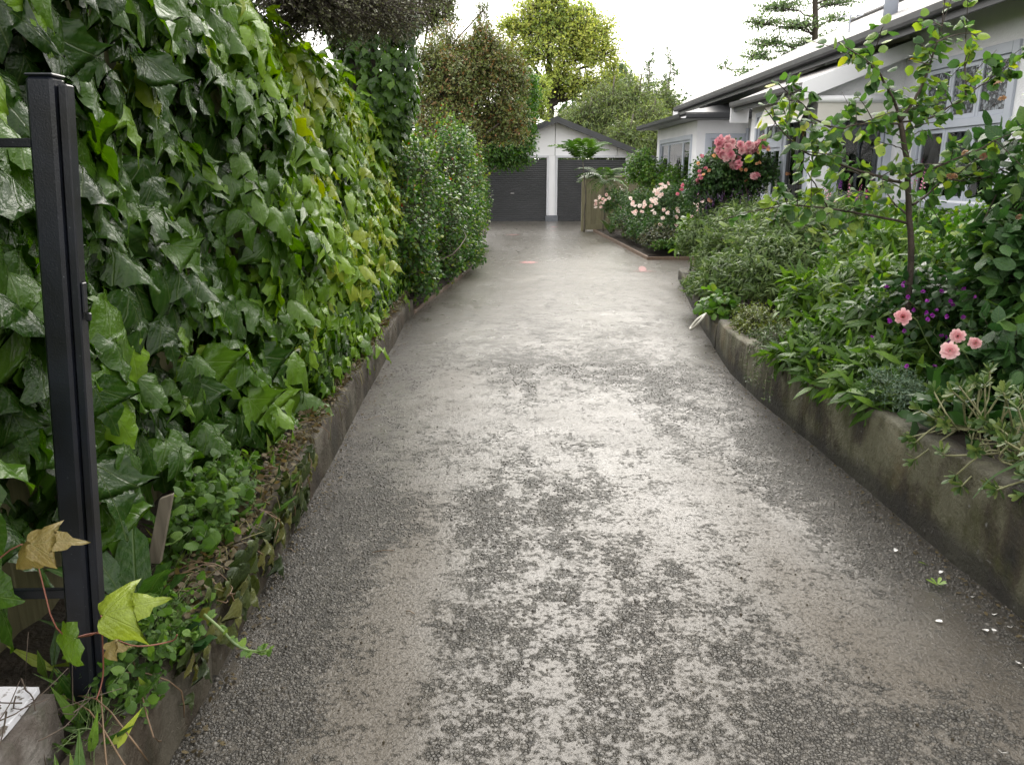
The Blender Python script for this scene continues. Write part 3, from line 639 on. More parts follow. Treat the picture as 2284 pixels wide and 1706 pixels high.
# timber fence beside the rose bed
fm = timber('olive stained timber', (.165, .150, .085), (.225, .205, .125), .6)
FY = 23.35
fe = thing('timber_fence', 'olive brown board fence with a cap rail in front of the right roller door', 'fence', (2.8, FY, 0))
cham(MB(), 2.74, 2.86, FY - .06, FY + .06, -.05, 1.60).build('post', fm, fe)
x = 2.87; i = 0
while x < 5.9:
    wd = .145; cham(MB(), x, x + wd, FY - .01 - .004 * (i % 2), FY + .018, .10, 1.50).build('board', fm, fe); x += wd + .004; i += 1
cham(MB(), 2.72, 5.95, FY - .07, FY + .07, 1.50, 1.545).build('cap_rail', timber('pale timber cap', (.30, .28, .20), (.38, .36, .27), axis=0), fe)
cham(MB(), 2.87, 5.9, FY - .04, FY - .016, .04, .19).build('bottom_rail', fm, fe)
cham(MB(), 2.87, 5.9, FY - .04, FY - .016, 1.42, 1.495).build('top_rail', fm, fe)

# ------------------------------------------------------------------ the house
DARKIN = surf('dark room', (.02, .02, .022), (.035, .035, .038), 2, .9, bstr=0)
def panel_wall(m, axis, pos, th, u0, u1, z0, z1, holes):
    """wall slab with real openings; axis 'x' = plane x=pos running in y"""
    us = sorted({u0, u1, *[h[0] for h in holes], *[h[1] for h in holes]}); zs = sorted({z0, z1, *[h[2] for h in holes], *[h[3] for h in holes]})
    for a, b in zip(us[:-1], us[1:]):
        run = None
        for c, d in zip(zs[:-1], zs[1:]):
            ins = any(h[0] <= a and b <= h[1] and h[2] <= c and d <= h[3] for h in holes)
            if not ins: run = (run[0], d) if run else (c, d)
            if ins or d == zs[-1]:
                if run:
                    if axis == 'x': bx(m, pos, pos + th, a, b, run[0], run[1])
                    else: bx(m, a, b, pos, pos + th, run[0], run[1])
                run = None
def P3(axis, pos, u, d, z): return (pos + d, u, z) if axis == 'x' else (u, pos + d, z)
def bar(m, axis, pos, u0, u1, d0, d1, z0, z1, b=.004):
    if axis == 'x': cham(m, pos + d0, pos + d1, u0, u1, z0, z1, b)
    else: cham(m, u0, u1, pos + d0, pos + d1, z0, z1, b)
def window(parent, axis, pos, u0, u1, z0, z1, lights, transom=None, top='lead', blind=False, mat=None, tw=.11, dark_sash=False, pillar=False):
    """lights: list of fractions; d<0 is outside"""
    mt = mat or GREYT; f = MB()
    bar(f, axis, pos, u0 - tw, u0, -.03, .06, z0 - .02, z1 + tw); bar(f, axis, pos, u1, u1 + tw, -.03, .06, z0 - .02, z1 + tw); bar(f, axis, pos, u0, u1, -.032, .06, z1, z1 + tw)
    fr = f.build('window_frame', mt, parent)
    s = MB(); bar(s, axis, pos, u0 - tw - .03, u1 + tw + .03, -.09, .06, z0 - .10, z0 - .022); s.build('sill', mt, fr)
    cuts = [u0 + (u1 - u0) * c for c in np.cumsum([0] + list(lights))]
    if transom:
        t = MB(); bar(t, axis, pos, u0, u1, -.025, .05, transom - .045, transom + .045); t.build('transom', mt, fr)
    for k, (a, b) in enumerate(zip(cuts[:-1], cuts[1:])):
        rows = [(z0, z1)] if not transom else [(z0, transom - .046), (transom + .046, z1)]
        for ri, (c, d) in enumerate(rows):
            sm = MB(); e = .05; dm = DARKT if dark_sash else mt
            bar(sm, axis, pos, a + .004, a + e, .0, .045, c, d); bar(sm, axis, pos, b - e, b - .004, .0, .045, c, d); bar(sm, axis, pos, a + e, b - e, .002, .043, c, c + e); bar(sm, axis, pos, a + e, b - e, .002, .043, d - e, d)
            so_ = sm.build('sash', dm, fr)
            pm = MB(); bar(pm, axis, pos, a + e - .005, b - e + .005, .018, .024, c + e - .005, d - e + .005, .001)
            pm.build('pane', LEAD if (ri == 1 and top == 'lead') else GLASS, fr)
            if blind and ri == 0:
                bl = MB(); z = c + .05
                while z < d - .05:
                    V = [P3(axis, pos, a + e, .09, z), P3(axis, pos, b - e, .09, z), P3(axis, pos, b - e, .125, z + .022), P3(axis, pos, a + e, .125, z + .022)]
                    bl.add(V, np.array([(0, 1, 2, 3)])); z += .048
                bl.build('blind', surf('cream blind slats', (.55, .54, .50), (.62, .61, .57), 3, .5), fr)
    return fr
H = thing('house', 'long white roughcast house with grey window frames and low dark eaves on the right', 'house', (5.4, 10.5, 0))
# near main wall x = 5.4
w = MB(); WN = (8.55, 10.2, 1.30, 2.80)
panel_wall(w, 'x', 5.40, .2, 1.5, 10.75, 0, 3.62, [WN]); panel_wall(w, 'x', 5.40, .2, 13.4, 17.0, 0, 3.35, []); panel_wall(w, 'x', 5.40, .2, 17.0, 24, 0, 3.35, [])
# projecting bay with roller blind, x = 4.3, y 10.75 .. 13.4
SW = (11.95, 13.05, 1.25, 2.45); SD = (10.98, 11.72, .55, 2.38); FWd = (4.60, 5.22, 1.18, 2.35)
panel_wall(w, 'x', 4.30, .14, 10.75, 13.4, 0, 2.62, [SW, SD]); panel_wall(w, 'y', 10.75, .14, 4.44, 5.40, 0, 2.62, [FWd]); bx(w, 4.44, 5.4, 13.26, 13.4, 0, 2.62)
V = [(4.30, 10.75, 2.62), (5.40, 10.75, 2.62), (5.40, 10.75, 3.12), (4.30, 10.75, 2.66)]; V += [(a, b + .14, c) for a, b, c in V]
w.add(V, np.array([(0, 1, 2, 3), (7, 6, 5, 4), (0, 4, 5, 1), (1, 5, 6, 2), (2, 6, 7, 3), (3, 7, 4, 0)]))
# far bay x = 4.34, y 17 .. 20.9
BW = (17.45, 20.4, 1.28, 2.30); BF = (4.62, 5.25, 1.10, 2.30)
panel_wall(w, 'x', 4.34, .15, 17.0, 20.9, 0, 2.66, [BW]); panel_wall(w, 'y', 17.0, .15, 4.49, 5.40, 0, 2.66, [BF]); bx(w, 4.49, 5.4, 20.75, 20.9, 0, 2.66)
w.build('wall', STUC, H)
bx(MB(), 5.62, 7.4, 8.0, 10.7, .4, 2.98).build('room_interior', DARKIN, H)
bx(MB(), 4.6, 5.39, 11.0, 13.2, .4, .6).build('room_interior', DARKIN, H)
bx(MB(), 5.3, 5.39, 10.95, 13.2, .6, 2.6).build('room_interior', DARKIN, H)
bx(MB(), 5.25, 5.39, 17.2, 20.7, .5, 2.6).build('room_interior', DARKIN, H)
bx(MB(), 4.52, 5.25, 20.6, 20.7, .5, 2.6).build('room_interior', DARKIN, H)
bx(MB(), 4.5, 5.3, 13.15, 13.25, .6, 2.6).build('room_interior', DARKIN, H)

window(H, 'x', 5.40, *WN, (.333, .333, .334), transom=2.16, top='lead')
window(H, 'x', 4.30, *SW, (.34, .33, .33), transom=2.02, top='lead', blind=True, tw=.07)
window(H, 'y', 10.75, *FWd, (1.0,), blind=False, tw=.10)
fr = MB(); bar(fr, 'x', 4.30, SD[0] - .09, SD[0], -.03, .05, .45, SD[3] + .09); bar(fr, 'x', 4.30, SD[1], SD[1] + .09, -.03, .05, .45, SD[3] + .09); bar(fr, 'x', 4.30, SD[0], SD[1], -.03, .05, SD[3], SD[3] + .09)
fo = fr.build('door_frame', GREYT, H)
for a, b in ((SD[0] + .003, (SD[0] + SD[1]) / 2 - .002), ((SD[0] + SD[1]) / 2 + .002, SD[1] - .003)):
    q = MB(); bar(q, 'x', 4.30, a, a + .06, 0, .04, .56, SD[3] - .004); bar(q, 'x', 4.30, b - .06, b, 0, .04, .56, SD[3] - .004); bar(q, 'x', 4.30, a + .06, b - .06, .002, .038, .56, .75); bar(q, 'x', 4.30, a + .06, b - .06, .002, .038, SD[3] - .07, SD[3] - .004); bar(q, 'x', 4.30, a + .06, b - .06, .002, .038, 1.4, 1.45)
    q = q.build('glazed_door', DARKT, fo); pm = MB(); bar(pm, 'x', 4.30, a + .055, b - .055, .016, .022, .74, SD[3] - .06, .001); pm.build('pane', GLASS, fo)
    bl = MB(); z = .9
    while z < 2.0:
        bl.add([(4.37, a + .06, z), (4.37, b - .06, z), (4.395, b - .06, z + .022), (4.395, a + .06, z + .022)], np.array([(0, 1, 2, 3)])); z += .05
    bl.build('blind', MATS['cream blind slats'], fo)
window(H, 'x', 4.34, *BW, (.24, .48, .28), blind=True, tw=.10)
window(H, 'y', 17.0, *BF, (1.0,), tw=.10)
# pipe on the far bay corner
tube(MB(), [(5.36, 16.92, .3), (5.36, 16.92, 2.5)], .03, 8).build('downpipe', GREYT, H, True)
# roofs
def slab(m, P, t):
    P = np.array(P, float); V = np.concatenate([P, P + [0, 0, t]]); n = len(P)
    m.add(V, [np.array([(i, (i + 1) % n, n + (i + 1) % n, n + i) for i in range(n)]), np.array([list(range(n))[::-1], list(range(n, 2 * n))])])
IRON, nt, p, o_ = newmat('grey corrugated iron'); v = geoco(nt); sx = nt.nodes.new('ShaderNodeSeparateXYZ'); nt.links.new(v, sx.inputs[0])
cr = math_n(nt, 'SINE', math_n(nt, 'MULTIPLY', sx.outputs[1], 82)); nt.links.new(bump(nt, cr, .8, .012), p.inputs['Normal'])
rr = ramp(nt, [(.3, (.095, .09, .09)), (.7, (.14, .135, .135))]); nt.links.new(noise(nt, 2, 4, v), rr.inputs[0]); nt.links.new(rr.outputs[0], p.inputs['Base Color']); p.inputs['Roughness'].default_value = .5
r = MB(); slab(r, [(4.80, .8, 3.40), (9.5, .8, 5.35), (9.5, 22, 5.35), (4.80, 20.8, 3.20)], .04); slab(r, [(9.5, .8, 5.35), (14.2, .8, 3.35), (14.2, 22, 3.35), (9.5, 22, 5.35)], .04)
slab(r, [(9.5, 22, 5.35), (14.2, 22, 3.35), (14.2, 24, 3.2), (4.8, 20.8, 3.2)], .03)
rf = r.build('roof', IRON, H)
ru = MB(); tube(ru, [(9.5, .8, 5.42), (9.5, 22, 5.42)], .07, 8); ru.build('ridge_cap', IRON, rf)
s = MB(); slab(s, [(4.83, .8, 3.36), (5.42, .8, 3.58), (5.42, 20.8, 3.40), (4.83, 20.7, 3.165)], .02); s.build('soffit', surf('dark eave boards', (.06, .06, .065), (.09, .09, .095), 4), H)
gt = MB(); V = []
def gutter(m, A, B, wd=.11, h=.10):
    A = np.array(A, float); B = np.array(B, float); d = norm(B - A); s_ = norm(np.cross(d, [0, 0, 1.]))
    prof = [(0, h * .98), (0, 0.02), (.2, 0), (.8, 0), (1, .3), (1.08, .98), (.98, 1.0), (.9, .35), (.7, .12), (.1, .12)]
    V = []; 
    for Pq in (A, B):
        for u, z in prof: V.append(Pq + s_ * u * wd + np.array([0, 0, (z if z > 1 else z * h)]))
    n = len(prof); m.add(V, [np.array([(j, (j + 1) % n, n + (j + 1) % n, n + j) for j in range(n)])])
gutter(gt, (4.80, 20.8, 3.09), (4.80, .8, 3.30)); gt.build('gutter', surf('grey gutter', (.07, .07, .075), (.10, .10, .105), 3, .45), H)
fa = MB(); slab(fa, [(4.80, .8, 3.22), (4.83, .8, 3.22), (4.83, 20.8, 3.02), (4.80, 20.8, 3.02)], .16); fa.build('fascia', DARKT, H)
# lean-to roof of the projecting bay with its barge board
r = MB(); slab(r, [(4.06, 10.58, 2.70), (5.395, 10.58, 3.22), (5.395, 13.55, 3.22), (4.06, 13.55, 2.70)], .035); bayr = r.build('bay_roof', IRON, H)
b_ = MB(); V = [(4.0, 10.53, 2.50), (5.395, 10.53, 3.04), (5.395, 10.53, 3.23), (4.0, 10.53, 2.72)]; V += [(a, b + .03, c) for a, b, c in V]
b_.add(V, np.array([(0, 1, 2, 3), (7, 6, 5, 4), (0, 4, 5, 1), (1, 5, 6, 2), (2, 6, 7, 3), (3, 7, 4, 0)])); b_.build('barge_board', WHITE, H)
b_ = MB(); cham(b_, 4.03, 4.06, 10.6, 13.5, 2.57, 2.69); b_.build('fascia', DARKT, H)
s = MB(); slab(s, [(4.06, 10.56, 2.665), (4.30, 10.56, 2.665), (4.30, 13.5, 2.665), (4.06, 13.5, 2.665)], .012); s.build('soffit', MATS['dark eave boards'], H)
b_ = MB(); cham(b_, 3.98, 4.28, 13.5, 13.53, 2.40, 2.70); b_.build('fascia_end', WHITE, H)
gt = MB(); gutter(gt, (4.03, 13.5, 2.63), (4.03, 10.6, 2.63), .08, .08); gt.build('gutter', MATS['grey gutter'], H)
# far bay roof
r = MB(); A = (3.98, 16.62, 2.76); B = (3.98, 21.3, 2.76)
slab(r, [A, (5.40, 16.62, 2.76), (5.40, 17.6, 3.02), (5.15, 17.6, 3.02)], .03); slab(r, [A, (5.15, 17.6, 3.02), (5.15, 20.5, 3.02), B], .03); slab(r, [(5.15, 17.6, 3.02), (5.4, 17.6, 3.02), (5.4, 20.5, 3.02), (5.15, 20.5, 3.02)], .03)
r.build('far_bay_roof', surf('dark roofing', (.05, .052, .056), (.08, .082, .086), 3, .5), H)
gt = MB(); gutter(gt, (3.98, 21.3, 2.66), (3.98, 16.6, 2.66)); gt.build('gutter', DARKT, H); gt = MB(); gutter(gt, (3.98, 16.6, 2.66), (5.40, 16.6, 2.66)); gt.build('gutter', DARKT, H)
s = MB(); slab(s, [(3.98, 16.62, 2.668), (5.40, 16.62, 2.668), (5.40, 21.2, 2.668), (3.98, 21.2, 2.668)], .012); s.build('soffit', surf('pale soffit', (.3, .3, .32), (.36, .36, .38), 3), H)
# outdoor roller blind: tube, cream drop at the front and along the side
ob = thing('roller_blind', 'rolled white outdoor blind above the window of the projecting bay', 'blind', (4.6, 10.55, 2.5)); CR = surf('cream canvas', (.56, .54, .49), (.64, .62, .57), 2, .7, 200, .2, .001)
tube(MB(), [(4.22, 10.60, 2.52), (5.30, 10.60, 2.52)], .045, 14).build('roller_tube', WHITE, ob, True)
b_ = MB(); slab(b_, [(4.24, 10.615, 2.27), (5.28, 10.615, 2.27), (5.28, 10.60, 2.50), (4.24, 10.60, 2.50)], .004); V = [(4.24, 10.58, 2.26), (5.28, 10.58, 2.26), (5.28, 10.60, 2.5), (4.24, 10.60, 2.5)]; b_ = MB().add(V + [(a, b + .006, c) for a, b, c in V], np.array([(0, 1, 2, 3), (7, 6, 5, 4), (0, 4, 5, 1), (1, 5, 6, 2), (2, 6, 7, 3), (3, 7, 4, 0)])); b_.build('canvas', CR, ob)
ob = thing('roller_blind', 'cream outdoor blind half lowered over the dark glazed doors', 'blind', (4.2, 11.5, 2.4))
V = [(4.16, 10.66, 2.55), (4.16, 12.35, 2.55), (4.05, 12.45, 2.26), (4.05, 10.66, 2.26)]; MB().add(V + [(a + .006, b, c) for a, b, c in V], np.array([(0, 1, 2, 3), (7, 6, 5, 4), (0, 4, 5, 1), (1, 5, 6, 2), (2, 6, 7, 3), (3, 7, 4, 0)])).build('canvas', CR, ob)
tube(MB(), [(4.05, 10.66, 2.26), (4.05, 12.45, 2.26)], .012, 8).build('bottom_bar', WHITE, ob, True)
ch = at(1990, 5, 12.0); fl = thing('chimney_flue', 'grey metal flue pipe on the house roof near the top of the frame', 'flue', (5.9, 12.0, 3.7))
q = at(1987, 20, 12.4); tube(MB(), [(q[0], 12.4, 3.5), (q[0], 12.4, 4.9)], .10, 14).build('pipe', surf('galvanised steel', (.35, .38, .45), (.45, .48, .55), 3, .35), fl, True)
tube(MB(), [(q[0], 12.4, 3.72), (q[0], 12.4, 3.80)], [.16, .105], 14).build('flashing', MATS['grey gutter'], fl, True)
q = at(1895, 55, 14.0); ae = thing('aerial', 'small television aerial on the house roof left of the flue', 'aerial', (q[0], 14, 3.8)); am = MB(); tube(am, [(q[0], 14, 3.7), (q[0], 14, q[2] + .15)], .012, 6); tube(am, [(q[0] - .15, 14, q[2] + .12), (q[0] + .2, 14, q[2] + .14)], .008, 5)
am.build('mast', MATS['galvanised steel'], ae)
for k in range(4): tube(MB(), [(q[0] - .12 + k * .09, 13.85, q[2] + .12), (q[0] - .12 + k * .09, 14.15, q[2] + .12)], .006, 4).build('element', MATS['galvanised steel'], ae)

# ------------------------------------------------------------------ foliage materials
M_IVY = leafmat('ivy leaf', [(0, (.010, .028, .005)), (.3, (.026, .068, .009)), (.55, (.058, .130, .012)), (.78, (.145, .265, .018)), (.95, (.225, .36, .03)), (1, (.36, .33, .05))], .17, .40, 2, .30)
M_DARK = leafmat('dark green leaf', [(0, (0.013, 0.038, 0.012)), (.5, (0.027, 0.072, 0.016)), (.85, (0.060, 0.125, 0.024)), (1, (0.130, 0.182, 0.032))], .36, .3, spec=.3)
M_MID = leafmat('mid green leaf', [(0, (0.026, 0.072, 0.015)), (.5, (0.059, 0.144, 0.022)), (.85, (0.144, 0.244, 0.034)), (1, (0.286, 0.310, 0.049))], .4, .35, spec=.3)
M_HEDGE = leafmat('small hedge leaf', [(0, (0.020, 0.061, 0.019)), (.5, (0.051, 0.122, 0.023)), (.82, (0.140, 0.225, 0.037)), (.93, (0.243, 0.281, 0.047)), (.955, (0.225, 0.056, 0.028)), (1, (0.281, 0.075, 0.047))], .33, .35, spec=.3)
M_PEAR = leafmat('round tree leaf', [(0, (0.033, 0.081, 0.028)), (.45, (0.080, 0.168, 0.035)), (.8, (0.261, 0.348, 0.056)), (.95, (0.526, 0.501, 0.068)), (1, (0.789, 0.531, 0.068))], .36, .4, 1, .3)
M_ROSEL = leafmat('rose bush leaf', [(0, (0.019, 0.054, 0.018)), (.5, (0.037, 0.097, 0.023)), (.85, (0.095, 0.168, 0.031)), (.95, (0.151, 0.120, 0.031)), (1, (0.252, 0.071, 0.042))], .33, .3, 1, .3)
M_GREY = leafmat('grey green leaf', [(0, (0.043, 0.081, 0.025)), (.5, (0.096, 0.151, 0.046)), (.85, (0.172, 0.232, 0.074)), (1, (0.278, 0.301, 0.115))], .5, .3, spec=.3)
M_LUSH = leafmat('fresh border leaf', [(0, (0.024, 0.063, 0.013)), (.5, (0.062, 0.131, 0.022)), (.85, (0.132, 0.229, 0.036)), (1, (0.311, 0.376, 0.065))], .34, .35, 1, .3)
M_YEL = leafmat('yellow green crown leaf', [(0, (0.130, 0.200, 0.059)), (.4, (0.294, 0.365, 0.088)), (.75, (0.496, 0.528, 0.131)), (1, (0.661, 0.648, 0.205))], .6, .5)
M_RED = leafmat('russet shrub leaf', [(0, (0.074, 0.105, 0.030)), (.45, (0.137, 0.180, 0.045)), (.7, (0.185, 0.150, 0.048)), (.9, (0.277, 0.121, 0.055)), (1, (0.406, 0.111, 0.055))], .5, .3)
M_BAM = leafmat('bamboo leaf', [(0, (0.064, 0.111, 0.032)), (.5, (0.143, 0.206, 0.055)), (1, (0.349, 0.411, 0.111))], .45, .35)
M_CON = leafmat('conifer leaf', [(0, (0.066, 0.121, 0.055)), (.6, (0.153, 0.240, 0.087)), (1, (0.305, 0.414, 0.130))], .5, .3)
M_TWIGL = leafmat('tiny bronze leaf', [(0, (0.046, 0.049, 0.023)), (.6, (0.098, 0.100, 0.048)), (1, (0.170, 0.183, 0.084))], .5, .2)
M_DEAD = leafmat('withered leaf', [(0, (0.038, 0.026, 0.013)), (.5, (0.105, 0.075, 0.030)), (1, (0.210, 0.165, 0.075))], .5, .3, 1)
M_HANG = leafmat('hanging olive leaf', [(0, (0.022, 0.038, 0.011)), (.6, (0.060, 0.083, 0.022)), (1, (0.150, 0.143, 0.038))], .35, .3, 1)
M_SUCC = leafmat('succulent leaf', [(0, (0.030, 0.064, 0.019)), (.5, (0.075, 0.128, 0.034)), (1, (0.188, 0.232, 0.068))], .35, .2)
PINK = leafmat('pink petal', [(0, (.50, .15, .20)), (.5, (.58, .27, .31)), (1, (.64, .42, .42))], .5, .3, mott=.1, petal=True)
BLUSH = leafmat('blush petal', [(0, (.72, .50, .46)), (.5, (.80, .66, .60)), (1, (.84, .78, .72))], .5, .3, mott=.08, petal=True)
SOFTP = leafmat('soft pink petal', [(0, (.50, .17, .18)), (.4, (.66, .38, .40)), (1, (.76, .58, .57))], .5, .35, mott=.1, petal=True)
PEACH = leafmat('faded peach petal', [(0, (.45, .20, .10)), (1, (.66, .40, .22))], .6, .3, mott=.2)
PURP = leafmat('purple floret', [(0, (.06, .02, .10)), (1, (.16, .05, .22))], .5, .3)
VIOL = leafmat('bright purple petal', [(0, (.12, .01, .14)), (1, (.28, .04, .32))], .5, .3)
LUP = leafmat('pink lupin floret', [(0, (.50, .12, .28)), (1, (.66, .28, .42))], .5, .3)
WHP = leafmat('white petal', [(0, (.8, .78, .74)), (1, (.85, .84, .82))], .5, .2, mott=.03)
BROWNF = leafmat('brown spent bloom', [(0, (.10, .05, .03)), (1, (.30, .19, .11))], .7, .3, mott=.3)
BARK = surf('dark bark', (.028, .020, .014), (.065, .048, .035), 14, .8, 60, .8, .01)
BARKG = surf('grey bark', (.09, .08, .065), (.17, .15, .12), 10, .85, 50, .7, .01)
GREENST = surf('green stem', (.06, .10, .03), (.12, .17, .05), 10, .5, 40, .2, .003)
REDST = surf('reddish stem', (.14, .045, .03), (.22, .08, .05), 10, .5, 40, .2, .003)
TWIGB = surf('brown twig', (.05, .035, .025), (.10, .075, .055), 10, .7, 60, .4, .003)
VINEB = surf('vine stem', (.09, .055, .03), (.17, .11, .06), 10, .6, 60, .4, .003)

# ------------------------------------------------------------------ ivy hedge
board_t = timber('khaki fence board', (.11, .10, .05), (.19, .17, .09), .7)
bf = thing('boundary_fence', 'khaki board fence mostly buried under the ivy behind the black post', 'fence', (-1.55, 1, 0))
y = .6
def Fx(y): return np.interp(y, [0, 7, 10, 14], [-1.45, -1.44, -1.38, -1.05])
while y < 13.2:
    xx = float(Fx(y)); cham(MB(), xx - .02 - max(0, 0), xx, y, y + .146, 0, 2.0 if y > 9 else 2.25, .003).build('board', board_t, bf); y += .15
def iv_face(y, z):
    zb, zt = .35, iv_top(y)
    b = np.interp(y, [0, 3.2, 5, 9, 13], [-1.20, -1.12, -.98, -.95, -.70]); t = np.interp(y, [0, 5.3, 7.8, 10, 13], [-1.34, -1.40, -1.34, -1.18, -.92])
    f = np.clip((z - zb) / (zt - zb), 0, 1); x = b + (t - b) * f ** 1.5
    return x + (fbm(y * 1.1 + 3, z * 1.3 + 8, 3) - .5) * .42 + (fbm(y * 3.5, z * 3.5, 2) - .5) * .12
def iv_top(y): return np.interp(y, [0, 4.4, 5.3, 7.8, 10.5, 13.2], [2.85, 2.75, 2.58, 2.42, 2.20, 2.0]) + (fbm(y * 1.5, y * 0 + 2, 3) - .5) * .25
def iv_bot(y): return np.interp(y, [0, 2.6, 3.2, 3.9, 5, 13], [.62, .58, .50, .36, .25, .22])
ivy = thing('ivy_hedge', 'glossy large-leaved ivy covering the left boundary as one tall green mass', 'ivy', (-1.2, 5, .3))
n = 5700; yy = 1.2 + 12.0 * rng.random(n) ** 1.0; zt = iv_top(yy); zb = iv_bot(yy); zz = zb + (zt - zb) * rng.random(n)
depth = rng.random(n) ** 1.3 * .26; xx = iv_face(yy, zz) - depth
eps = .06; gxz = (iv_face(yy, zz + eps) - iv_face(yy, zz - eps)) / (2 * eps); gxy = (iv_face(yy + eps, zz) - iv_face(yy - eps, zz)) / (2 * eps)
Nn = norm(np.stack([np.ones(n), -gxy, -gxz], 1)); Nl = Nn + np.stack([rng.normal(size=n) * .25, -.10 + rng.normal(size=n) * .36, .75 + rng.normal(size=n) * .28], 1)
Dl = np.stack([.62 + rng.normal(size=n) * .25, .05 + rng.normal(size=n) * .30, -1 + rng.normal(size=n) * .28], 1)
size = (.075 + .145 * rng.random(n) ** 1.1) * np.interp(yy, [1, 3.2, 5, 8, 13], [1.2, 1.18, 1.05, .9, .8]) * (1 - .25 * depth / .26)
tn = .12 + .40 * rng.random(n) + .56 * np.clip((yy - 3.3) / 2.6, 0, 1) * (1 - depth / .5) + .16 * np.clip((zz - 2.0) / .6, 0, 1) - .25 * depth + (fbm(yy * 2, zz * 2.2, 3) - .5) * .5  # yellower far leaves, with light on far hedge and top painted into the tint
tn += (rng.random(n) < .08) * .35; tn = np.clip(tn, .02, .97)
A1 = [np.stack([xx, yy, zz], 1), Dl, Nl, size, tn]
n = 1100; yy = 1.2 + 12.0 * rng.random(n); xx = -.0 + iv_face(yy, iv_top(yy)) - rng.random(n) * .75; zz = iv_top(yy) + (rng.random(n) - .35) * .14
A2 = [np.stack([xx, yy, zz], 1), np.stack([.7 + rng.normal(size=n) * .5, rng.normal(size=n) * .5, -.25 + rng.normal(size=n) * .3], 1), np.stack([.3 + rng.normal(size=n) * .2, rng.normal(size=n) * .3, 1 + 0 * yy], 1), .08 + .10 * rng.random(n), np.clip(.55 + .4 * rng.random(n), 0, .97)]
n = 420; yy = 4.4 + 5.4 * rng.random(n); zz = .27 + .30 * rng.random(n)
A3 = [np.stack([Lx(yy) - .10 + .06 * rng.random(n) - .10 * (zz - .3).clip(0), yy, zz + .10], 1), np.stack([.25 + rng.normal(size=n) * .2, rng.normal(size=n) * .3, -1 + 0 * yy], 1), np.stack([1 + 0 * yy, rng.normal(size=n) * .35, .5 + rng.normal(size=n) * .25], 1), .07 + .08 * rng.random(n), np.clip(.2 + .65 * rng.random(n), 0, .97)]
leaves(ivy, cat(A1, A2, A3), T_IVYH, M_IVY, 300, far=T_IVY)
vs = MB()
for i in range(120):
    y0 = 1.3 + 11.5 * rng.random(); z0 = .3 + rng.random() * .4; k = 9; ys_ = y0 + np.cumsum(rng.normal(size=k) * .07); zs_ = np.linspace(z0, float(iv_top(np.array([y0]))[0]) - .1, k)
    tube(vs, np.stack([iv_face(ys_, zs_) - .28 - .05 * rng.random(k), ys_, zs_], 1), np.linspace(.010, .004, k), 5)
vs.build('stems', VINEB, ivy, True, 'stuff')

# bare soil-side growth under the ivy: dead leaves hanging down the low wall
hg = thing('hanging_vine', 'limp olive vine leaves hanging over the near left edging wall', 'vine', (-.95, 2.4, .28))
n = 90; yy = 1.9 + 1.9 * rng.random(n) ** .8; zz = .08 + .24 * rng.random(n); xx = -.875 + .035 * rng.random(n)
leaves(hg, [np.stack([xx, yy, zz + .03], 1), np.stack([.12 + rng.normal(size=n) * .12, rng.normal(size=n) * .3, -1 + 0 * yy], 1), np.stack([1 + 0 * yy, rng.normal(size=n) * .4, .2 + rng.normal(size=n) * .2], 1), .05 + .055 * rng.random(n), rng.random(n)], T_IVY, M_HANG, 90)
tm_ = MB()
for i in range(26):
    y0 = 1.8 + 2.4 * rng.random(); a = np.array([-1.05 - .05 * rng.random(), y0, .29]); b = np.array([-.86, y0 + rng.normal() * .15, .22 + .05 * rng.random()]); c = b + [.0, rng.normal() * .06, -.12 * rng.random()]
    tube(tm_, curve([a, (a + b) / 2 + [0, 0, .05], b, c], 8), .0022, 4)
tm_.build('stems', VINEB, hg, True, 'stuff')

cd_ = MB(); n = 2600; yl = 2.2 + 6.9 * rng.random(n); xl = -.90 - .16 * rng.random(n)
scatter(cd_, T_OV, np.stack([xl, yl, .285 + .035 * rng.random(n)], 1), rng.normal(size=(n, 3)) * [1, 1, .5], rng.normal(size=(n, 3)) * .5 + [0, 0, 1], .012 + .03 * rng.random(n), rng.random(n) * .7)
for i in range(240):
    y0 = 2.2 + 6.8 * rng.random(); a = np.array([-.93 - .1 * rng.random(), y0, .28]); b = a + [.09 * rng.random(), rng.normal() * .12, .05 * rng.random()]; c = b + [.03, rng.normal() * .06, -.10 * rng.random()]
    tube(cd_, curve([a, b, c], 6), .0018, 4, rng.random())
tag(cd_.build('dead_leaves', M_DEAD, None, True, 'stuff'), 'brown dead leaves and stalks lodged on top of the left edging wall', 'dead leaves')

# ------------------------------------------------------------------ black steel post and fence panel
BLK, nt, p, o_ = newmat('black painted steel'); v = geoco(nt); nz = noise(nt, 9, 5, v); r_ = ramp(nt, [(.35, (.003, .0035, .005)), (.7, (.009, .011, .018))]); nt.links.new(nz, r_.inputs[0])
sc1 = math_n(nt, 'MULTIPLY', math_n(nt, 'SUBTRACT', noise(nt, 160, 4, v), .70), 14, clamp=True); nt.links.new(mixc(nt, math_n(nt, 'MULTIPLY', sc1, .6), r_.outputs[0], (.30, .32, .36)), p.inputs['Base Color'])
p.inputs['Roughness'].default_value = .34; nt.links.new(bump(nt, math_n(nt, 'ADD', noise(nt, 240, 3, v), noise(nt, 14, 3, v)), .25, .002), p.inputs['Normal'])
mf = thing('metal_fence', 'leaning black steel end post with a rail and balusters at the left edge', 'fence', (-1.07, 1.85, .18))
pb0 = np.array([-1.075, 1.85, .16]); pt0 = np.array([-.955, 1.85, 1.80])
def skew(m):
    """lean the upright pieces of this post (it leans towards the drive)"""
    for V in m.V:
        f = (V[:, 2] - pb0[2]) / (pt0[2] - pb0[2]); V[:, 0] += f * (pt0[0] - pb0[0])
    return m
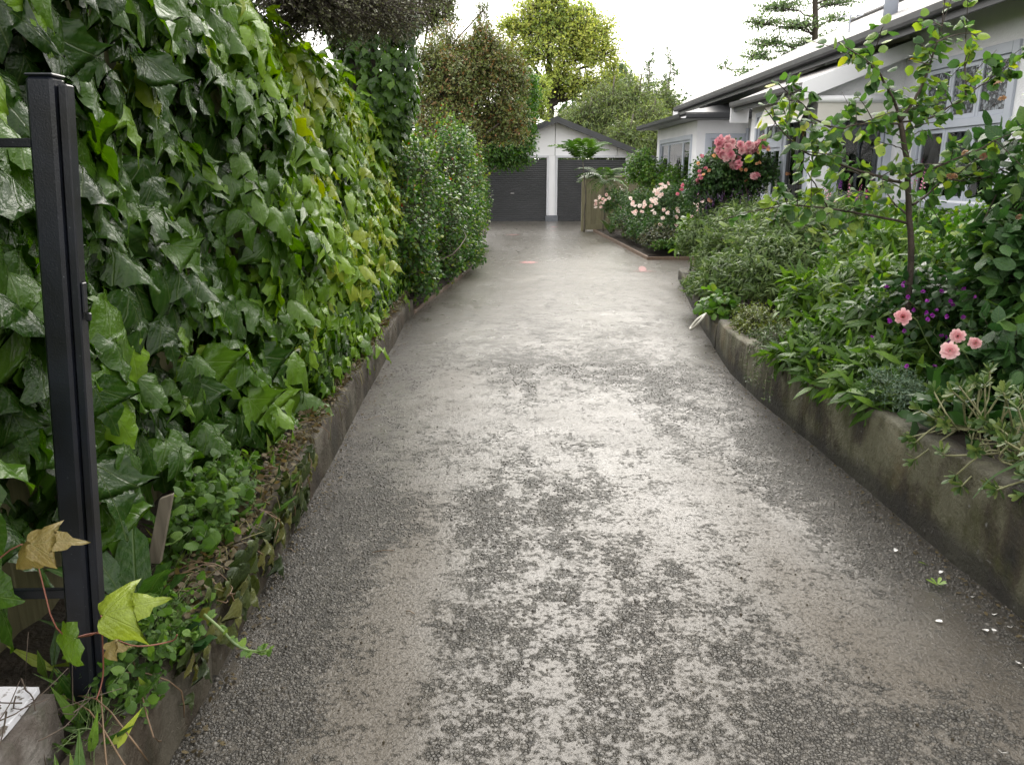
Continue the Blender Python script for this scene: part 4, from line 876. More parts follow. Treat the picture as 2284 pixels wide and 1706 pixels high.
def uz(m, x0, x1, y0, y1, z0, z1, b=.004): return cham(m, x0, x1, y0, y1, z0, z1, b)
skew(uz(MB(), -1.090, -1.032, 1.82, 1.878, .15, 1.80, .007)).build('post', BLK, mf)
skew(uz(MB(), -1.091, -1.031, 1.819, 1.879, 1.80, 1.806, .003)).build('post_cap', BLK, mf)
skew(uz(MB(), -1.030, -1.010, 1.835, 1.870, .15, 1.785, .003)).build('closing_strip', BLK, mf)
lt = skew(uz(uz(MB(), -1.010, -1.005, 1.842, 1.862, 1.29, 1.36, .002), -1.008, -.996, 1.848, 1.860, 1.27, 1.29, .003)).build('latch_plate', BLK, mf)
q = at(30, 290, 1.85); skew(uz(MB(), -2.6, -1.092, 1.842, 1.858, 1.655, 1.675, .002)).build('rail', BLK, mf)
skew(uz(MB(), -2.6, -1.092, 1.842, 1.858, .565, .590, .002)).build('rail', BLK, mf)
for k in range(8):
    xk = -1.245 - .17 * k
    if k == 0: tube(MB(), [(-1.29, 1.85, .26), (-1.245, 1.85, .80)], .011, 8).build('baluster', BLK, mf, True)
    else: skew(tube(MB(), [(xk - .12, 1.85, .26), (xk - .12, 1.85, 1.655)], .011, 8)).build('baluster', BLK, mf, True)

# vine runner growing across the post
vr = thing('vine_runner', 'young vine runner with lime green and bronze leaves crossing the black post', 'vine', (-1.0, 1.75, .5))
def place(root, name, tpl, mat, P, D, N, S, t): as_parts(root, name, tpl, mat, np.array([P], float), np.array([D], float), np.array([N], float), [S], [t])
LIME = leafmat('lime vine leaf', [(0, (0.075, 0.150, 0.015)), (.5, (0.195, 0.270, 0.026)), (1, (0.315, 0.345, 0.045))], .35, .35, 2)
BRZ = leafmat('bronze vine leaf', [(0, (0.120, 0.098, 0.030)), (1, (0.247, 0.188, 0.060))], .4, .35, 2)
def px_dir(a, b, Y): return at(*b, Y) - at(*a, Y)
a = at(225, 1372, 1.62); place(vr, 'leaf', [T_IVYH[0]], LIME, a, px_dir((225, 1372), (370, 1340), 1.62) + [0, .02, .01], (-.1, -.75, .65), .118, .6)
a = at(170, 1420, 1.66); place(vr, 'leaf', [T_IVYH[4]], LIME, a, px_dir((170, 1420), (60, 1490), 1.66), (.1, -.8, .6), .105, .05)
a = at(66, 1215, 1.60); place(vr, 'leaf', [T_IVYH[1]], BRZ, a, px_dir((66, 1215), (170, 1190), 1.6), (0, -.7, .7), .085, .7)
a = at(66, 1222, 1.61); place(vr, 'leaf', [T_IVYH[2]], BRZ, a, px_dir((66, 1222), (20, 1275), 1.6), (.1, -.75, .6), .07, .45)
a = at(235, 1450, 1.64); place(vr, 'leaf', [T_IVYH[3]], BRZ, a, px_dir((235, 1450), (300, 1430), 1.64), (0, -.6, .8), .045, .9)
tm_ = MB()
for P_ in ([(-20, 1260), (66, 1218), (120, 1390), (172, 1420), (225, 1405), (225, 1372)], [(172, 1420), (225, 1412), (300, 1440), (380, 1430), (395, 1415)], [(226, 1374), (230, 1500), (215, 1560)]):
    tube(tm_, curve([at(a_, b_, 1.68 + .03 * (i % 2)) for i, (a_, b_) in enumerate(P_)], 20), .0018, 6)
tm_.build('stem', REDST, vr, True)

# white-topped concrete block
wb = thing('concrete_block', 'rough concrete block with peeling white paint on top at the bottom left corner', 'block', (-1.25, 1.55, 0))
WP, nt, p, o_ = newmat('peeling white paint'); v = geoco(nt); nz = noise(nt, 22, 6, v, .7); k = math_n(nt, 'MULTIPLY', math_n(nt, 'SUBTRACT', nz, .545), 14, clamp=True)
nt.links.new(mixc(nt, k, (.68, .68, .72), (.12, .10, .08)), p.inputs['Base Color']); p.inputs['Roughness'].default_value = .7; nt.links.new(bump(nt, nz, .6, .006), p.inputs['Normal'])
a = onz(128, 1521, .40); bm_ = MB(); x1 = a[0]; y1 = a[1]
V = [(x1 - .62, y1 - .42, 0), (x1 + .02, y1 - .42, 0), (x1 + .02, y1 + .01, 0), (x1 - .62, y1 + .01, 0), (x1 - .6, y1 - .40, .352), (x1 - .012, y1 - .40, .350), (x1, y1, .352), (x1 - .6, y1, .355)]
gx = 16; 
def rough_block(m, x0, x1, y0, y1, z0, z1, n=12, j=.006):
    u = np.linspace(0, 1, n)
    for ax in range(3):
        for s in (0, 1):
            A, B = np.meshgrid(u, u); C = np.full_like(A, s); P_ = [None] * 3; P_[ax] = C; P_[(ax + 1) % 3] = A; P_[(ax + 2) % 3] = B
            X = np.stack([x0 + (x1 - x0) * P_[0], y0 + (y1 - y0) * P_[1], z0 + (z1 - z0) * P_[2]], -1).reshape(-1, 3)
            c = np.array([(x0 + x1) / 2, (y0 + y1) / 2, (z0 + z1) / 2]); hf = np.array([x1 - x0, y1 - y0, z1 - z0]) / 2; e = (np.abs(X - c) / hf); corner = (np.sort(e, 1)[:, 1] > .98)
            X = X + (fbm(X[:, 0] * 21 + X[:, 2] * 13 + 50, X[:, 1] * 21 + X[:, 2] * 9 + 50, 3)[:, None] - .5) * j * 3 * np.sign(X - c) * e; X = np.where(corner[:, None], c + (X - c) * .985, X)
            ii = (np.arange(n - 1)[:, None] * n + np.arange(n - 1)[None]).ravel(); F = np.stack([ii, ii + 1, ii + n + 1, ii + n], 1); m.add(X, F if s else F[:, ::-1])
    return m
rough_block(MB(), x1 - .62, x1, y1 - .62, y1, .0, .38).build('base', concrete_mossy('raw grey concrete', (.22, .20, .18), (.13, .11, .095), (.07, .06, .05), (.10, .10, .07), (.16, .12, .08), False), wb, True)
rough_block(MB(), x1 - .61, x1 - .030, y1 - .61, y1 - .012, .383, .401, 14, .003).build('painted_top', WP, wb, True)
tw = thing('dead_twigs', 'bare dead twigs lying over the white-topped block and round the post foot', 'twigs', (-1.1, 1.6, .36)); tm_ = MB()
for i in range(38):
    a = np.array([-1.0 - .32 * rng.random(), 1.32 + .4 * rng.random(), .41 + .03 * rng.random()]); 
    if a[0] > x1 - .02: a[2] = .26 + .12 * rng.random()
    d = norm(rng.normal(size=3) * [1, 1, .35]) * (.08 + .16 * rng.random()); pts = curve([a, a + d * .5 + rng.normal(size=3) * .012, a + d], 6); pts[:, 2] = np.maximum(pts[:, 2], .408 * (pts[:, 0] < x1) + .2 * (pts[:, 0] >= x1))
    tube(tm_, pts, np.linspace(.0022, .001, 6), 4)
    if i % 2: tube(tm_, curve([pts[3], pts[3] + rng.normal(size=3) * .03 + [0, 0, .02], pts[3] + rng.normal(size=3) * .06 + [0, 0, .03]], 5), .001, 4)
tm_.build('twig', TWIGB, tw, True, 'stuff')
a = at(15, 1625, 1.40); RP = leafmat('dark red petal', [(0, (.25, .02, .03)), (1, (.45, .06, .08))], .4, .2)
rp = thing('fallen_petals', 'crumpled dark red petals on the white-topped block', 'petals', (a[0], a[1], .37))
as_parts(rp, 'petal', T_ROUND, RP, np.array([(a[0], a[1], .412), (a[0] + .02, a[1] - .02, .411), (a[0] - .02, a[1] + .01, .413)]), np.array([(1, .3, .2), (-.6, 1, .3), (.3, -1, .3)]), np.array([(0, -.3, 1.)] * 3), [.026, .024, .03], [.2, .6, .9])
sk = thing('wooden_stake', 'short weathered grey wooden stake in the weeds beside the post', 'stake', (0, 0, 0)); a = at(358, 1180, 2.45); b = at(372, 1106, 2.45); sk.location = (a[0], a[1], a[2] - .1)
m = cham(MB(), a[0] - .022, a[0] + .022, 2.44, 2.462, a[2] - .12, b[2], .002); m.V[0][:, 0] += (m.V[0][:, 2] - a[2]) * .28 ; m.V[0][:, 2] += (m.V[0][:, 2] > b[2] - .01) * (m.V[0][:, 0] - b[0]) * .35; m.build('stake_body', timber('grey stake', (.10, .085, .065), (.20, .17, .13)), sk)

# weeds in the left bed
def rosette(root, c, n, size, tpls, mat, name='leaf', up=.6, t=(0, 1), spread=1.0, rad=.02):
    th = rng.random(n) * 6.28 if n > 8 else np.arange(n) / n * 6.28 + rng.random(n) * .5; u = up * (.5 + rng.random(n))
    D = np.stack([np.cos(th) * spread, np.sin(th) * spread, u], 1); N = np.stack([-np.cos(th) * u * .8, -np.sin(th) * u * .8, np.ones(n)], 1)
    P = np.array(c)[None] + np.stack([np.cos(th) * rad, np.sin(th) * rad, 0 * th], 1)
    as_parts(root, name, tpls, mat, P, D, N, size * (.7 + .5 * rng.random(n)), t[0] + (t[1] - t[0]) * rng.random(n))
DOCK = [(0, 0), (.04, .1), (.10, .25), (.16, .45), (.19, .65), (.15, .85), (0, 1.0)]; T_DOCK = [blade(DOCK, 2, .35, .1, .04, k) for k in range(4)]
dk = thing('dock_weed', 'upright dark green dock weed beside the wooden stake', 'weed', (*at(300, 1260, 2.2)[:2], .25)); rosette(dk, (at(290, 1250, 2.25)[0], 2.25, .25), 7, .26, T_DOCK, M_LUSH, up=1.5, t=(0, .35), spread=.5)
dk = thing('broad_weed', 'broad-leaved weed in front of the wooden stake', 'weed', (*at(370, 1230, 2.1)[:2], .25)); rosette(dk, (at(370, 1240, 2.1)[0], 2.1, .25), 6, .12, T_ROUND, M_DARK, up=.8, t=(0, .4))
cl = thing('trailing_weed', 'mass of small green clover and cleaver weeds between the post and the drive', 'weeds', (-1.0, 1.95, .25)); tt = MB()
L1 = twigs((-.98, 2.05, .29), (.13, .30, .12), 170, .024, 7, tint=(.1, .9), tw=tt, twr=.0014, szj=.5); L2 = twigs((-.97, 1.72, .27), (.09, .16, .07), 40, .026, 6, tint=(.1, 1), tw=tt, twr=.0012)
leaves(cl, L1, T_ROUND, M_LUSH, 300, far=T_OV); tt.build('stem', GREENST, cl, True, 'stuff')
cl2 = thing('trailing_weed', 'patch of fresh round-leaved weeds below the ivy further along the left wall', 'weeds', (-1.0, 2.9, .25)); tt = MB()
L1 = twigs((-1.08, 2.95, .33), (.16, .45, .15), 130, .038, 6, tint=(.1, .8), tw=tt, twr=.0016, szj=.5)
leaves(cl2, L1, T_ROUND, M_LUSH, 250, far=T_OV); tt.build('stem', GREENST, cl2, True, 'stuff')
gr_ = MB(); n = 500; P = np.stack([-1.25 + .33 * rng.random(n), 1.5 + 2.4 * rng.random(n), .22 + 0 * rng.random(n)], 1)
scatter(gr_, T_NEED, P, rng.normal(size=(n, 3)) * [.8, .8, .2] + [0, 0, .8], rng.normal(size=(n, 3)), .06 + .12 * rng.random(n), rng.random(n)); go = gr_.build('grass', M_LUSH, None, True, 'stuff'); tag(go, 'sparse grass blades in the left bed under the ivy', 'grass')
st = thing('climbing_sprig', 'pale green pea-like sprig reaching out over the drive from the left edging', 'sprig', (-.9, 1.85, .3)); tt = MB()
pts = [at(455, 1370, 1.90), at(490, 1400, 1.88), at(530, 1440, 1.86), at(570, 1452, 1.85), at(600, 1448, 1.84)]; tube(tt, curve(pts, 14), np.linspace(.0045, .002, 14), 6); tt.build('stem', GREENST, st, True)
cp = curve(pts, 14); k = np.arange(1, 14)
as_parts(st, 'leaf', T_OV, M_LUSH, np.repeat(cp[k], 2, 0), rng.normal(size=(26, 3)) * .8 + [.4, 0, .1], rng.normal(size=(26, 3)) * .3 + [0, -.4, 1], .016 + .018 * rng.random(26), .4 + .5 * rng.random(26))
# leaf litter against both walls
lit = MB(); n = 1300; yl = 1.5 + 12 * rng.random(n) ** 1.4; s = rng.random(n) < .55; xl = np.where(s, Lx(yl) + .02 + .10 * rng.random(n) ** 2, Rx(yl) - .02 - .12 * rng.random(n) ** 2)
scatter(lit, T_OV, np.stack([xl, yl, .006 + .008 * rng.random(n)], 1), rng.normal(size=(n, 3)) * [1, 1, .15], rng.normal(size=(n, 3)) * .25 + [0, 0, 1], .008 + .014 * rng.random(n), rng.random(n) * .6)
lo = lit.build('leaf_litter', M_DEAD, None, True, 'stuff'); tag(lo, 'brown leaf crumbs washed against the walls of the drive', 'leaf litter')
crm = MB(); n = 900; yl = 1.6 + 9 * rng.random(n) ** 1.3; xl = Lx(yl) + (Rx(yl) - Lx(yl)) * rng.random(n)
scatter(crm, [(dome, df, dome)], np.stack([xl, yl, .004 + 0 * xl], 1), rng.normal(size=(n, 3)) * [1, 1, .1], np.tile([0, 0, 1.], (n, 1)), .002 + .0035 * rng.random(n) ** 2, rng.random(n) * .1)
tag(crm.build('grit', M_DEAD, None, True, 'stuff'), 'dark grit and bits of debris scattered over the drive', 'grit')
for (a_, b_) in (((830, 1234), (880, 1230)), ((813, 940), (850, 928)), ((640, 1225), (655, 1232)), ((905, 1365), (925, 1372))):
    a = onz(*a_); b = onz(*b_); tube(MB(), [a + [0, 0, .006], (a + b) / 2 + [0, .006, .008], b + [0, 0, .006]], .0016, 5).build('twig', VINEB, driveway, True)

# ------------------------------------------------------------------ hedge shrubs after the ivy
def shrub(name, label, cat_, base, ells, tpl, mat, size, density, tint=(0, 1), nparts=0, wood=TWIGB, per=6, group=None, r0=.018, tww=.003, far=None, droop=0., up=.25, inner=.35, flat=.6, zmin=-.5, extra=None, stemn=2, side=.9, szj=.35, shoots=0):
    t = thing(name, label, cat_, base, group); tw = MB(); Ls = []
    for (c, r, n) in ells: Ls.append(twigs(c, r, int(n * density), size, per, inner, up, droop, tint, side, zmin, tw, tww, flat, szj))
    if extra: Ls += extra
    if shoots:
        for (c, r, n) in ells:
            c = np.array(c); r = np.array(r)
            for _ in range(shoots):
                b_ = c + np.array([rng.uniform(-.7, .8) * r[0], rng.uniform(-.9, .9) * r[1], r[2] * .75]); e_k = b_ + np.array([rng.normal() * .1, rng.normal() * .12, .18 + .35 * rng.random()]); tube(tw, curve([b_, (b_ + e_k) / 2 + rng.normal(size=3) * .02, e_k], 5), .003, 4); k_ = 14; f_ = rng.random((k_, 1))
                Ls.append([b_ + (e_k - b_) * f_, rng.normal(size=(k_, 3)) * .6 + [0, 0, .5], rng.normal(size=(k_, 3)) * .5 + [0, 0, .6], size * (.6 + .6 * rng.random(k_)), tint[0] + (tint[1] - tint[0]) * np.clip(.35 + .65 * rng.random(k_), 0, 1)])
    leaves(t, cat(*Ls), tpl, mat, nparts, far=far); tw.build('twigs', wood, t, True, 'stuff')
    sm = MB(); stems(sm, base, [np.array(c) + rng.normal(size=3) * np.array(r) * .3 for (c, r, n) in ells for _ in range(stemn)], r0, r0 * .35)
    sm.build('stems', wood, t, True); return t
shrub('hedge_shrub', 'bright small-leaved shrub with red tips at the end of the ivy', 'shrub', (-.95, 10.2, .1), [((-.92, 9.6, .75), (.42, .8, .62), 420), ((-.92, 10.4, 1.45), (.42, .8, .62), 480), ((-.62, 11.5, .8), (.45, .9, .7), 380), ((-.80, 10.2, .32), (.24, 1.0, .30), 260), ((-.58, 12.0, .30), (.25, .7, .28), 180)], T_OV, M_HEDGE, .048, 1.1, (.05, .97), 250, zmin=-.8, shoots=7)
shrub('hedge_shrub', 'dense small-leaved shrub hanging lowest over the left edge of the drive', 'shrub', (-.6, 13.4, .1), [((-.62, 13.0, 1.1), (.5, 1.0, 1.0), 700), ((-.40, 14.2, .75), (.40, .9, .65), 450), ((-.55, 13.6, 1.9), (.4, .7, .5), 300), ((-.28, 13.6, .32), (.28, 1.0, .30), 260)], T_OV, M_HEDGE, .050, 1.1, (.05, .97), 200, zmin=-.8, shoots=7)
shrub('hedge_shrub', 'yellow-green shrub with upright red-tipped shoots beside the left roller door', 'shrub', (-.4, 17.5, .1), [((-.35, 16.6, 1.1), (.42, 1.3, 1.0), 600), ((-.22, 19.2, .95), (.36, 1.5, .9), 600), ((-.5, 16.4, 2.0), (.35, .8, .5), 240)], T_OV, M_HEDGE, .055, 1.1, (.15, 1.0), 100, zmin=-.8, shoots=7)

# ------------------------------------------------------------------ tall shrubs and trees behind
def limb(m, pts, r0, r1, n=14, j=.02, sides=7):
    c = curve(pts, n); c[1:-1] += rng.normal(size=(n - 2, 3)) * j; tube(m, c, np.linspace(r0, r1, n), sides); return c
# dark twiggy overhanging tree, top left
ot = thing('overhanging_tree', 'dark twiggy fine-leaved tree overhanging the ivy at the top', 'tree', (-2.7, 6.2, .2)); wd = MB()
limb(wd, [(-2.7, 6.2, .2), (-2.75, 6.1, 1.8), (-2.6, 6.0, 3.2), (-2.1, 5.8, 4.2)], .12, .05, 16, .03); wd.build('trunk', BARK, ot, True); wd = MB()
tws = MB(); Ls = []
for (c, r, k) in ((tuple(at(760, -10, 6.3)), (.62, .7, .30), 560), (tuple(at(700, 20, 6.0)), (.42, .6, .24), 420), (tuple(at(850, 30, 6.9)), (.38, .6, .24), 380), (tuple(at(640, -60, 5.6)), (.6, .9, .35), 420), (tuple(at(900, -60, 7.4)), (.5, .8, .3), 300), ((-1.7, 4.6, 3.45), (.8, 1.0, .35), 300), ((-1.5, 3.4, 3.5), (.8, 1.0, .35), 240)):
    Ls.append(twigs(c, r, k, .022, 9, tint=(0, 1), tw=tws, twr=.0035, inner=.2, droop=.12, up=.1, zmin=-.9)); limb(wd, [(-2.7, 6.1, 2.0), (-2.2, (6.1 + c[1]) / 2, 3.3), np.array(c) + [-.1, 0, .1], np.array(c) + [.4, .2, -.05]], .035, .008, 14, .03)
leaves(ot, cat(*Ls), T_DIA, M_TWIGL); tws.build('twigs', BARK, ot, True, 'stuff'); wd.build('branches', BARK, ot, True)
# ivy-clad trunk
it = thing('ivy_clad_tree', 'tree trunk smothered in hanging ivy standing just behind the hedge top', 'tree', (-1.35, 9.6, .2)); limb(tm_ := MB(), [(-1.45, 9.7, .1), (-1.4, 9.65, 2.4), (-1.3, 9.6, 5.2)], .2, .14); tm_.build('trunk', BARK, it, True)
n = 2600; th = rng.random(n) * 6.28; zz = 1.9 + 3.4 * rng.random(n); cx_ = np.interp(zz, [1.8, 2.6, 3.6, 5.4], [-1.22, -1.18, -1.30, -1.25]); rd = np.interp(zz, [1.8, 2.3, 3.2, 5.4], [.16, .36, .48, .56]) * (.75 + .35 * rng.random(n)) * (1 + .5 * (fbm(th * 1.2, zz * 1.6, 2) - .5))
P = np.stack([cx_ + np.cos(th) * rd * 1.05, 9.6 + np.sin(th) * rd, zz], 1); D = np.stack([np.cos(th) * .4, np.sin(th) * .4, -1 + 0 * th], 1) + rng.normal(size=(n, 3)) * .2
leaves(it, [P, D, np.stack([np.cos(th), np.sin(th), .5 + 0 * th], 1) + rng.normal(size=(n, 3)) * .3, .075 + .06 * rng.random(n), np.clip(.10 + .40 * rng.random(n) + .15 * (zz < 2.7), 0, .9)], T_IVY, M_IVY, 300, far=T_IVYL)
def e_(px, py, Y, r, n): q = at(px, py, Y); return (tuple(q), r, n)
# russet shrub tree
shrub('tall_shrub', 'large russet-tinged fine-leaved shrub behind the hedge, with reddish tips', 'tree', (-1.9, 20.5, 0), [e_(1010, 230, 20, (.95, .9, 1.0), 900), e_(1085, 170, 20.5, (.75, .8, .95), 800), e_(1000, 320, 19.5, (.9, .8, .8), 600), e_(1120, 290, 20.5, (.75, .8, .8), 600), e_(965, 170, 20, (.5, .6, .8), 300), e_(1075, 105, 20.5, (.3, .4, .6), 160), e_(1040, 190, 21, (.8, .8, .9), 500), e_(1150, 190, 21, (.4, .6, .7), 260), e_(1000, 130, 21, (.6, .6, .7), 260)], T_DIA, M_RED, .066, 1.3, (0, .95), per=8, r0=.06, tww=.004, wood=BARK, up=.5, stemn=3, zmin=-.7)
shrub('tall_shrub', 'dark green leafy shrub whose branches hang over the left roller door', 'tree', (-1.9, 25.0, 0), [e_(1138, 335, 24, (.75, .8, .70), 520), e_(1168, 285, 24.5, (.45, .7, .75), 360), e_(1110, 345, 23.5, (.7, .7, .5), 360), e_(1180, 210, 25, (.35, .6, .7), 220), e_(1140, 240, 24.5, (.6, .6, .8), 300)], T_DIA, M_MID, .085, 1.15, (0, .85), per=7, r0=.03, tww=.004, wood=BARK, zmin=-.9, droop=.08)
shrub('tall_shrub', 'yellow-green shrub showing beside the garage gable', 'tree', (-.9, 27.6, 0), [e_(1195, 250, 26.5, (.45, .5, .7), 300), e_(1205, 205, 27, (.4, .5, .5), 200)], T_DIA, M_YEL, .085, 1.0, (0, .7), per=6, r0=.05, tww=.006)
shrub('thin_tree', 'thin greyish twiggy tree rising left of the yellow-green crown', 'tree', (-1.8, 24, 0), [e_(985, 40, 23, (.55, .6, 1.1), 420), e_(950, 60, 23, (.5, .6, 1.2), 300), e_(1075, 45, 25, (.25, .3, .5), 50)], T_DIA, M_RED, .07, 1.0, (0, .6), per=6, r0=.06, tww=.007, up=.8)
# big yellow-green tree
yt = thing('golden_tree', 'tall rounded yellow-green tree behind the garage', 'tree', (3.0, 37, 0)); wd = MB(); tws = MB(); Ls = []
root = at(1232, 420, 37); root[2] = 0; fork = at(1225, 235, 37)
cl_ = [(1205, 35, 37, 1.35), (1165, 80, 37, 1.05), (1265, 60, 37.5, 1.25), (1325, 75, 38, 1.15), (1345, 125, 38, 1.0), (1150, 130, 36.5, .9), (1215, 120, 36, 1.15), (1290, 130, 37, 1.1), (1370, 165, 38, .8), (1300, 195, 36.5, 1.1), (1365, 200, 37, .95), (1390, 225, 37, .9), (1130, 60, 37, .6), (1290, 90, 37, 1.1), (1225, 75, 36.5, 1.1), (1245, 180, 36, .9), (1160, 180, 36, .8), (1405, 190, 39, .65), (1335, 235, 36, .8), (1300, 25, 38, .6), (1235, 0, 37, .9)]
limb(wd, [root, (root + fork) / 2, fork], .26, .17)
for (a_, b_, Y, r) in cl_:
    q = at(a_, b_, Y); Ls.append(twigs(q, (r, r, r * .85), int(205 * r * r), .125, 7, tint=(.0, 1.0), tw=tws, twr=.010, inner=.2, up=.3, zmin=-.75, tb=rng.normal() * .06)); limb(wd, [fork, (fork * .6 + q * .4) + [0, 0, .3], q], .11, .025, 12, .06, 6)
leaves(yt, cat(*Ls), T_DIA, M_YEL); wd.build('trunk', BARK, yt, True); tws.build('twigs', BARK, yt, True, 'stuff')
# bamboo behind the garage
for lab, cs, bx_ in (('dense bamboo-like thicket of drooping narrow leaves behind the garage roof', [(1350, 260, 33, 1.5), (1300, 290, 32.5, 1.2), (1410, 250, 33.5, 1.4), (1440, 300, 32, 1.3), (1390, 330, 31, 1.2), (1470, 250, 35, 1.2), (1330, 330, 36, 1.5), (1260, 300, 36, 1.2), (1480, 330, 33, 1.2)], (6, 33, 0)),):
    bb = thing('bamboo_thicket', lab, 'bamboo', bx_); tws = MB(); Ls = []; wd = MB()
    for (a_, b_, Y, r) in cs:
        q = at(a_, b_, Y); Ls.append(twigs(q, (r, r, r * .9), int(420 * r), .17, 9, tint=(0, 1), tw=tws, twr=.007, inner=.1, up=.8, droop=.42, zmin=-.3, side=.6)); tube(wd, curve([(q[0], q[1], 0), (q[0], q[1], q[2] * .6), (q[0] + .3, q[1] - .2, q[2] + r)], 8), .03, 5)
    leaves(bb, cat(*Ls), T_NEED, M_BAM); tws.build('twigs', BARKG, bb, True, 'stuff'); wd.build('canes', BARKG, bb, True)
for k, (a_, b_, tx, ty, lab) in enumerate(((1445, 240, 1450, 125, 'thin feathery tree tip rising left of the house roof'), (1490, 240, 1497, 120, 'second feathery tree tip rising nearest the house roof'), (1400, 230, 1392, 150, 'dark narrow tree tip between the golden crown and the feathery tips'))):
    t = thing('slender_tree', lab, 'tree', (*at(a_, b_, 36)[:2], 0)); b0 = at(a_, b_, 36); b1 = at(tx, ty, 36); wd = MB(); limb(wd, [(b0[0], 36, 0), b0, b1], .07, .01); wd.build('trunk', BARKG, t, True); Ls = []; tws = MB()
    for f in np.linspace(0, 1, 9): Ls.append(twigs(b0 + (b1 - b0) * f + rng.normal(size=3) * .12, (.62 * (1.1 - f) * (.5 + rng.random()), .5 * (1.1 - f) * (.5 + rng.random()), .34), int(42 * (1.2 - f)), .085, 6, tint=(0, .8), tw=tws, twr=.006, inner=.05, up=.6))
    leaves(t, cat(*Ls), T_DIA, M_CON); tws.build('twigs', BARKG, t, True, 'stuff')
# tall layered tree behind the house
lt_ = thing('layered_tree', 'tall tree with open horizontal tiers of foliage behind the house roof', 'tree', (*at(1815, 200, 27)[:2], 0)); wd = MB(); tws = MB(); Ls = []
b0 = at(1812, 200, 27); b1 = at(1820, -160, 27); limb(wd, [(b0[0], 27, 0), b0, b1], .16, .06); 
for (a_, b_, r, n) in ((1740, 20, 1.0, 170), (1860, 10, .8, 130), (1700, 55, .8, 130), (1780, 60, .9, 170), (1870, 45, .5, 70), (1720, 100, .9, 170), (1800, 100, .7, 130), (1690, 130, .7, 120), (1770, 125, .7, 120), (1680, 165, .6, 90), (1850, 85, .4, 50), (1620, 155, .35, 30), (1740, -40, 1.0, 160), (1850, -50, 1.0, 160), (1900, -10, .5, 60)):
    q = at(a_, b_, 27 + rng.normal() * .5); Ls.append(twigs(q, (r, r, .30), int(n * .6), .085, 8, tint=(0, 1), tw=tws, twr=.007, inner=.1, up=.3)); h = b0 + (b1 - b0) * np.clip((200 - b_ - 15) / 360, 0, 1); limb(wd, [h, (h + q) / 2 + [0, 0, .05], q], .035, .01, 8, .03, 5)
leaves(lt_, cat(*Ls), T_DIA, M_CON); wd.build('trunk', BARK, lt_, True); tws.build('twigs', BARK, lt_, True, 'stuff')
# distant tree belt
tb = MB(); Ls = []
for k in range(46):
    X0 = -28 + k * 1.6 + rng.normal() * .5; Y0 = 50 + rng.normal() * 3; hh = 1.9 + rng.random() * 1.6
    if 5 < X0 < 13: hh += .4
    Ls.append(twigs((X0, Y0, hh), (2.0, 2.0, hh * .9), 260, .26, 6, tint=(0, 1), up=.2, zmin=-.6))
bo = scatter(MB(), T_DIA, *cat(*Ls)).build('tree_belt', M_DARK, None, True, 'stuff'); tag(bo, 'far belt of dark trees and hedges closing the view', 'trees')

# ------------------------------------------------------------------ rose bed (beyond the side path)
def flowers(root, name, tpls, mat, ps, sizes, face=(0, -.6, .7), tint=(0, 1)):
    ps = np.array(ps, float); n = len(ps); D = np.array(face)[None] + rng.normal(size=(n, 3)) * .35
    as_parts(root, name, tpls, mat, ps, D, rng.normal(size=(n, 3)), np.broadcast_to(sizes, (n,)), tint[0] + (tint[1] - tint[0]) * rng.random(n))
def more(L, k=1, r=14): return L + [(a_ + random.uniform(-r, r), b_ + random.uniform(-r, r)) for a_, b_ in L for _ in range(k)]
def fpts(lst, Y, j=.15): return [at(a_, b_, Y + rng.normal() * j) for a_, b_ in lst]
z1 = lambda px, py, X0, Y0: (X0 + px / 3.934, Y0 + py / 3.934)    # crop to photograph
cr5 = lambda L: [(1300 + a_ / 3.934, 280 + b_ / 3.934) for a_, b_ in L]
rb = shrub('rose_bush', 'rose bush with clusters of pale blush blooms along the front of the rose bed', 'rose bush', (3.9, 17.4, .05), [((3.55, 18.3, .75), (.45, .8, .5), 420), ((3.9, 17.0, .85), (.55, .7, .55), 460), ((4.3, 16.4, .7), (.6, .6, .5), 380), ((3.6, 16.5, .45), (.45, .6, .35), 260), ((3.42, 17.6, .42), (.36, .9, .36), 280), ((3.40, 20.0, .42), (.34, 1.2, .36), 300)], T_OV, M_ROSEL, .05, 1.0, (.05, .95), 120, wood=GREENST, r0=.012)
flowers(rb, 'bloom', T_ROSEL, BLUSH, fpts(more(cr5([(640, 585), (665, 570), (690, 560), (722, 545), (655, 600), (676, 618), (605, 655), (628, 650), (648, 658), (612, 680), (545, 680), (540, 700), (620, 752), (711, 748), (782, 715), (790, 730), (705, 815), (674, 856), (788, 850), (800, 812), (795, 840), (470, 755), (440, 770), (462, 775), (445, 675), (435, 697), (735, 540), (640, 570)])), 16.4, .35), .078, (-.2, -.8, .5), (.2, 1))
flowers(rb, 'bloom', T_ROSEL, BLUSH, fpts(more(cr5([(980, 572), (1000, 585), (1020, 600), (1045, 595), (1050, 620), (965, 575), (1035, 635), (990, 690), (1015, 710), (1040, 725), (1050, 745), (1015, 782), (960, 812), (1035, 835), (1045, 660), (1010, 605)]), 1, 8), 14.9, .25), .068, (-.2, -.8, .5), (.3, 1))
rb = shrub('rose_bush', 'smaller blush rose bush nearest the timber fence', 'rose bush', (3.35, 21.5, .05), [((3.4, 21.4, .8), (.35, .6, .5), 260), ((3.7, 20.6, .7), (.4, .6, .5), 240)], T_OV, M_ROSEL, .05, 1.0, (.1, .95), 40, wood=GREENST, r0=.012)
flowers(rb, 'bloom', T_ROSEL, BLUSH, fpts(cr5([(148, 630), (155, 645), (210, 610), (222, 632), (235, 640), (115, 668), (155, 688), (185, 682), (205, 660), (112, 700), (115, 728), (165, 722), (180, 650), (108, 690)]), 20.9, .2), .085, (-.2, -.8, .5), (0, 1))
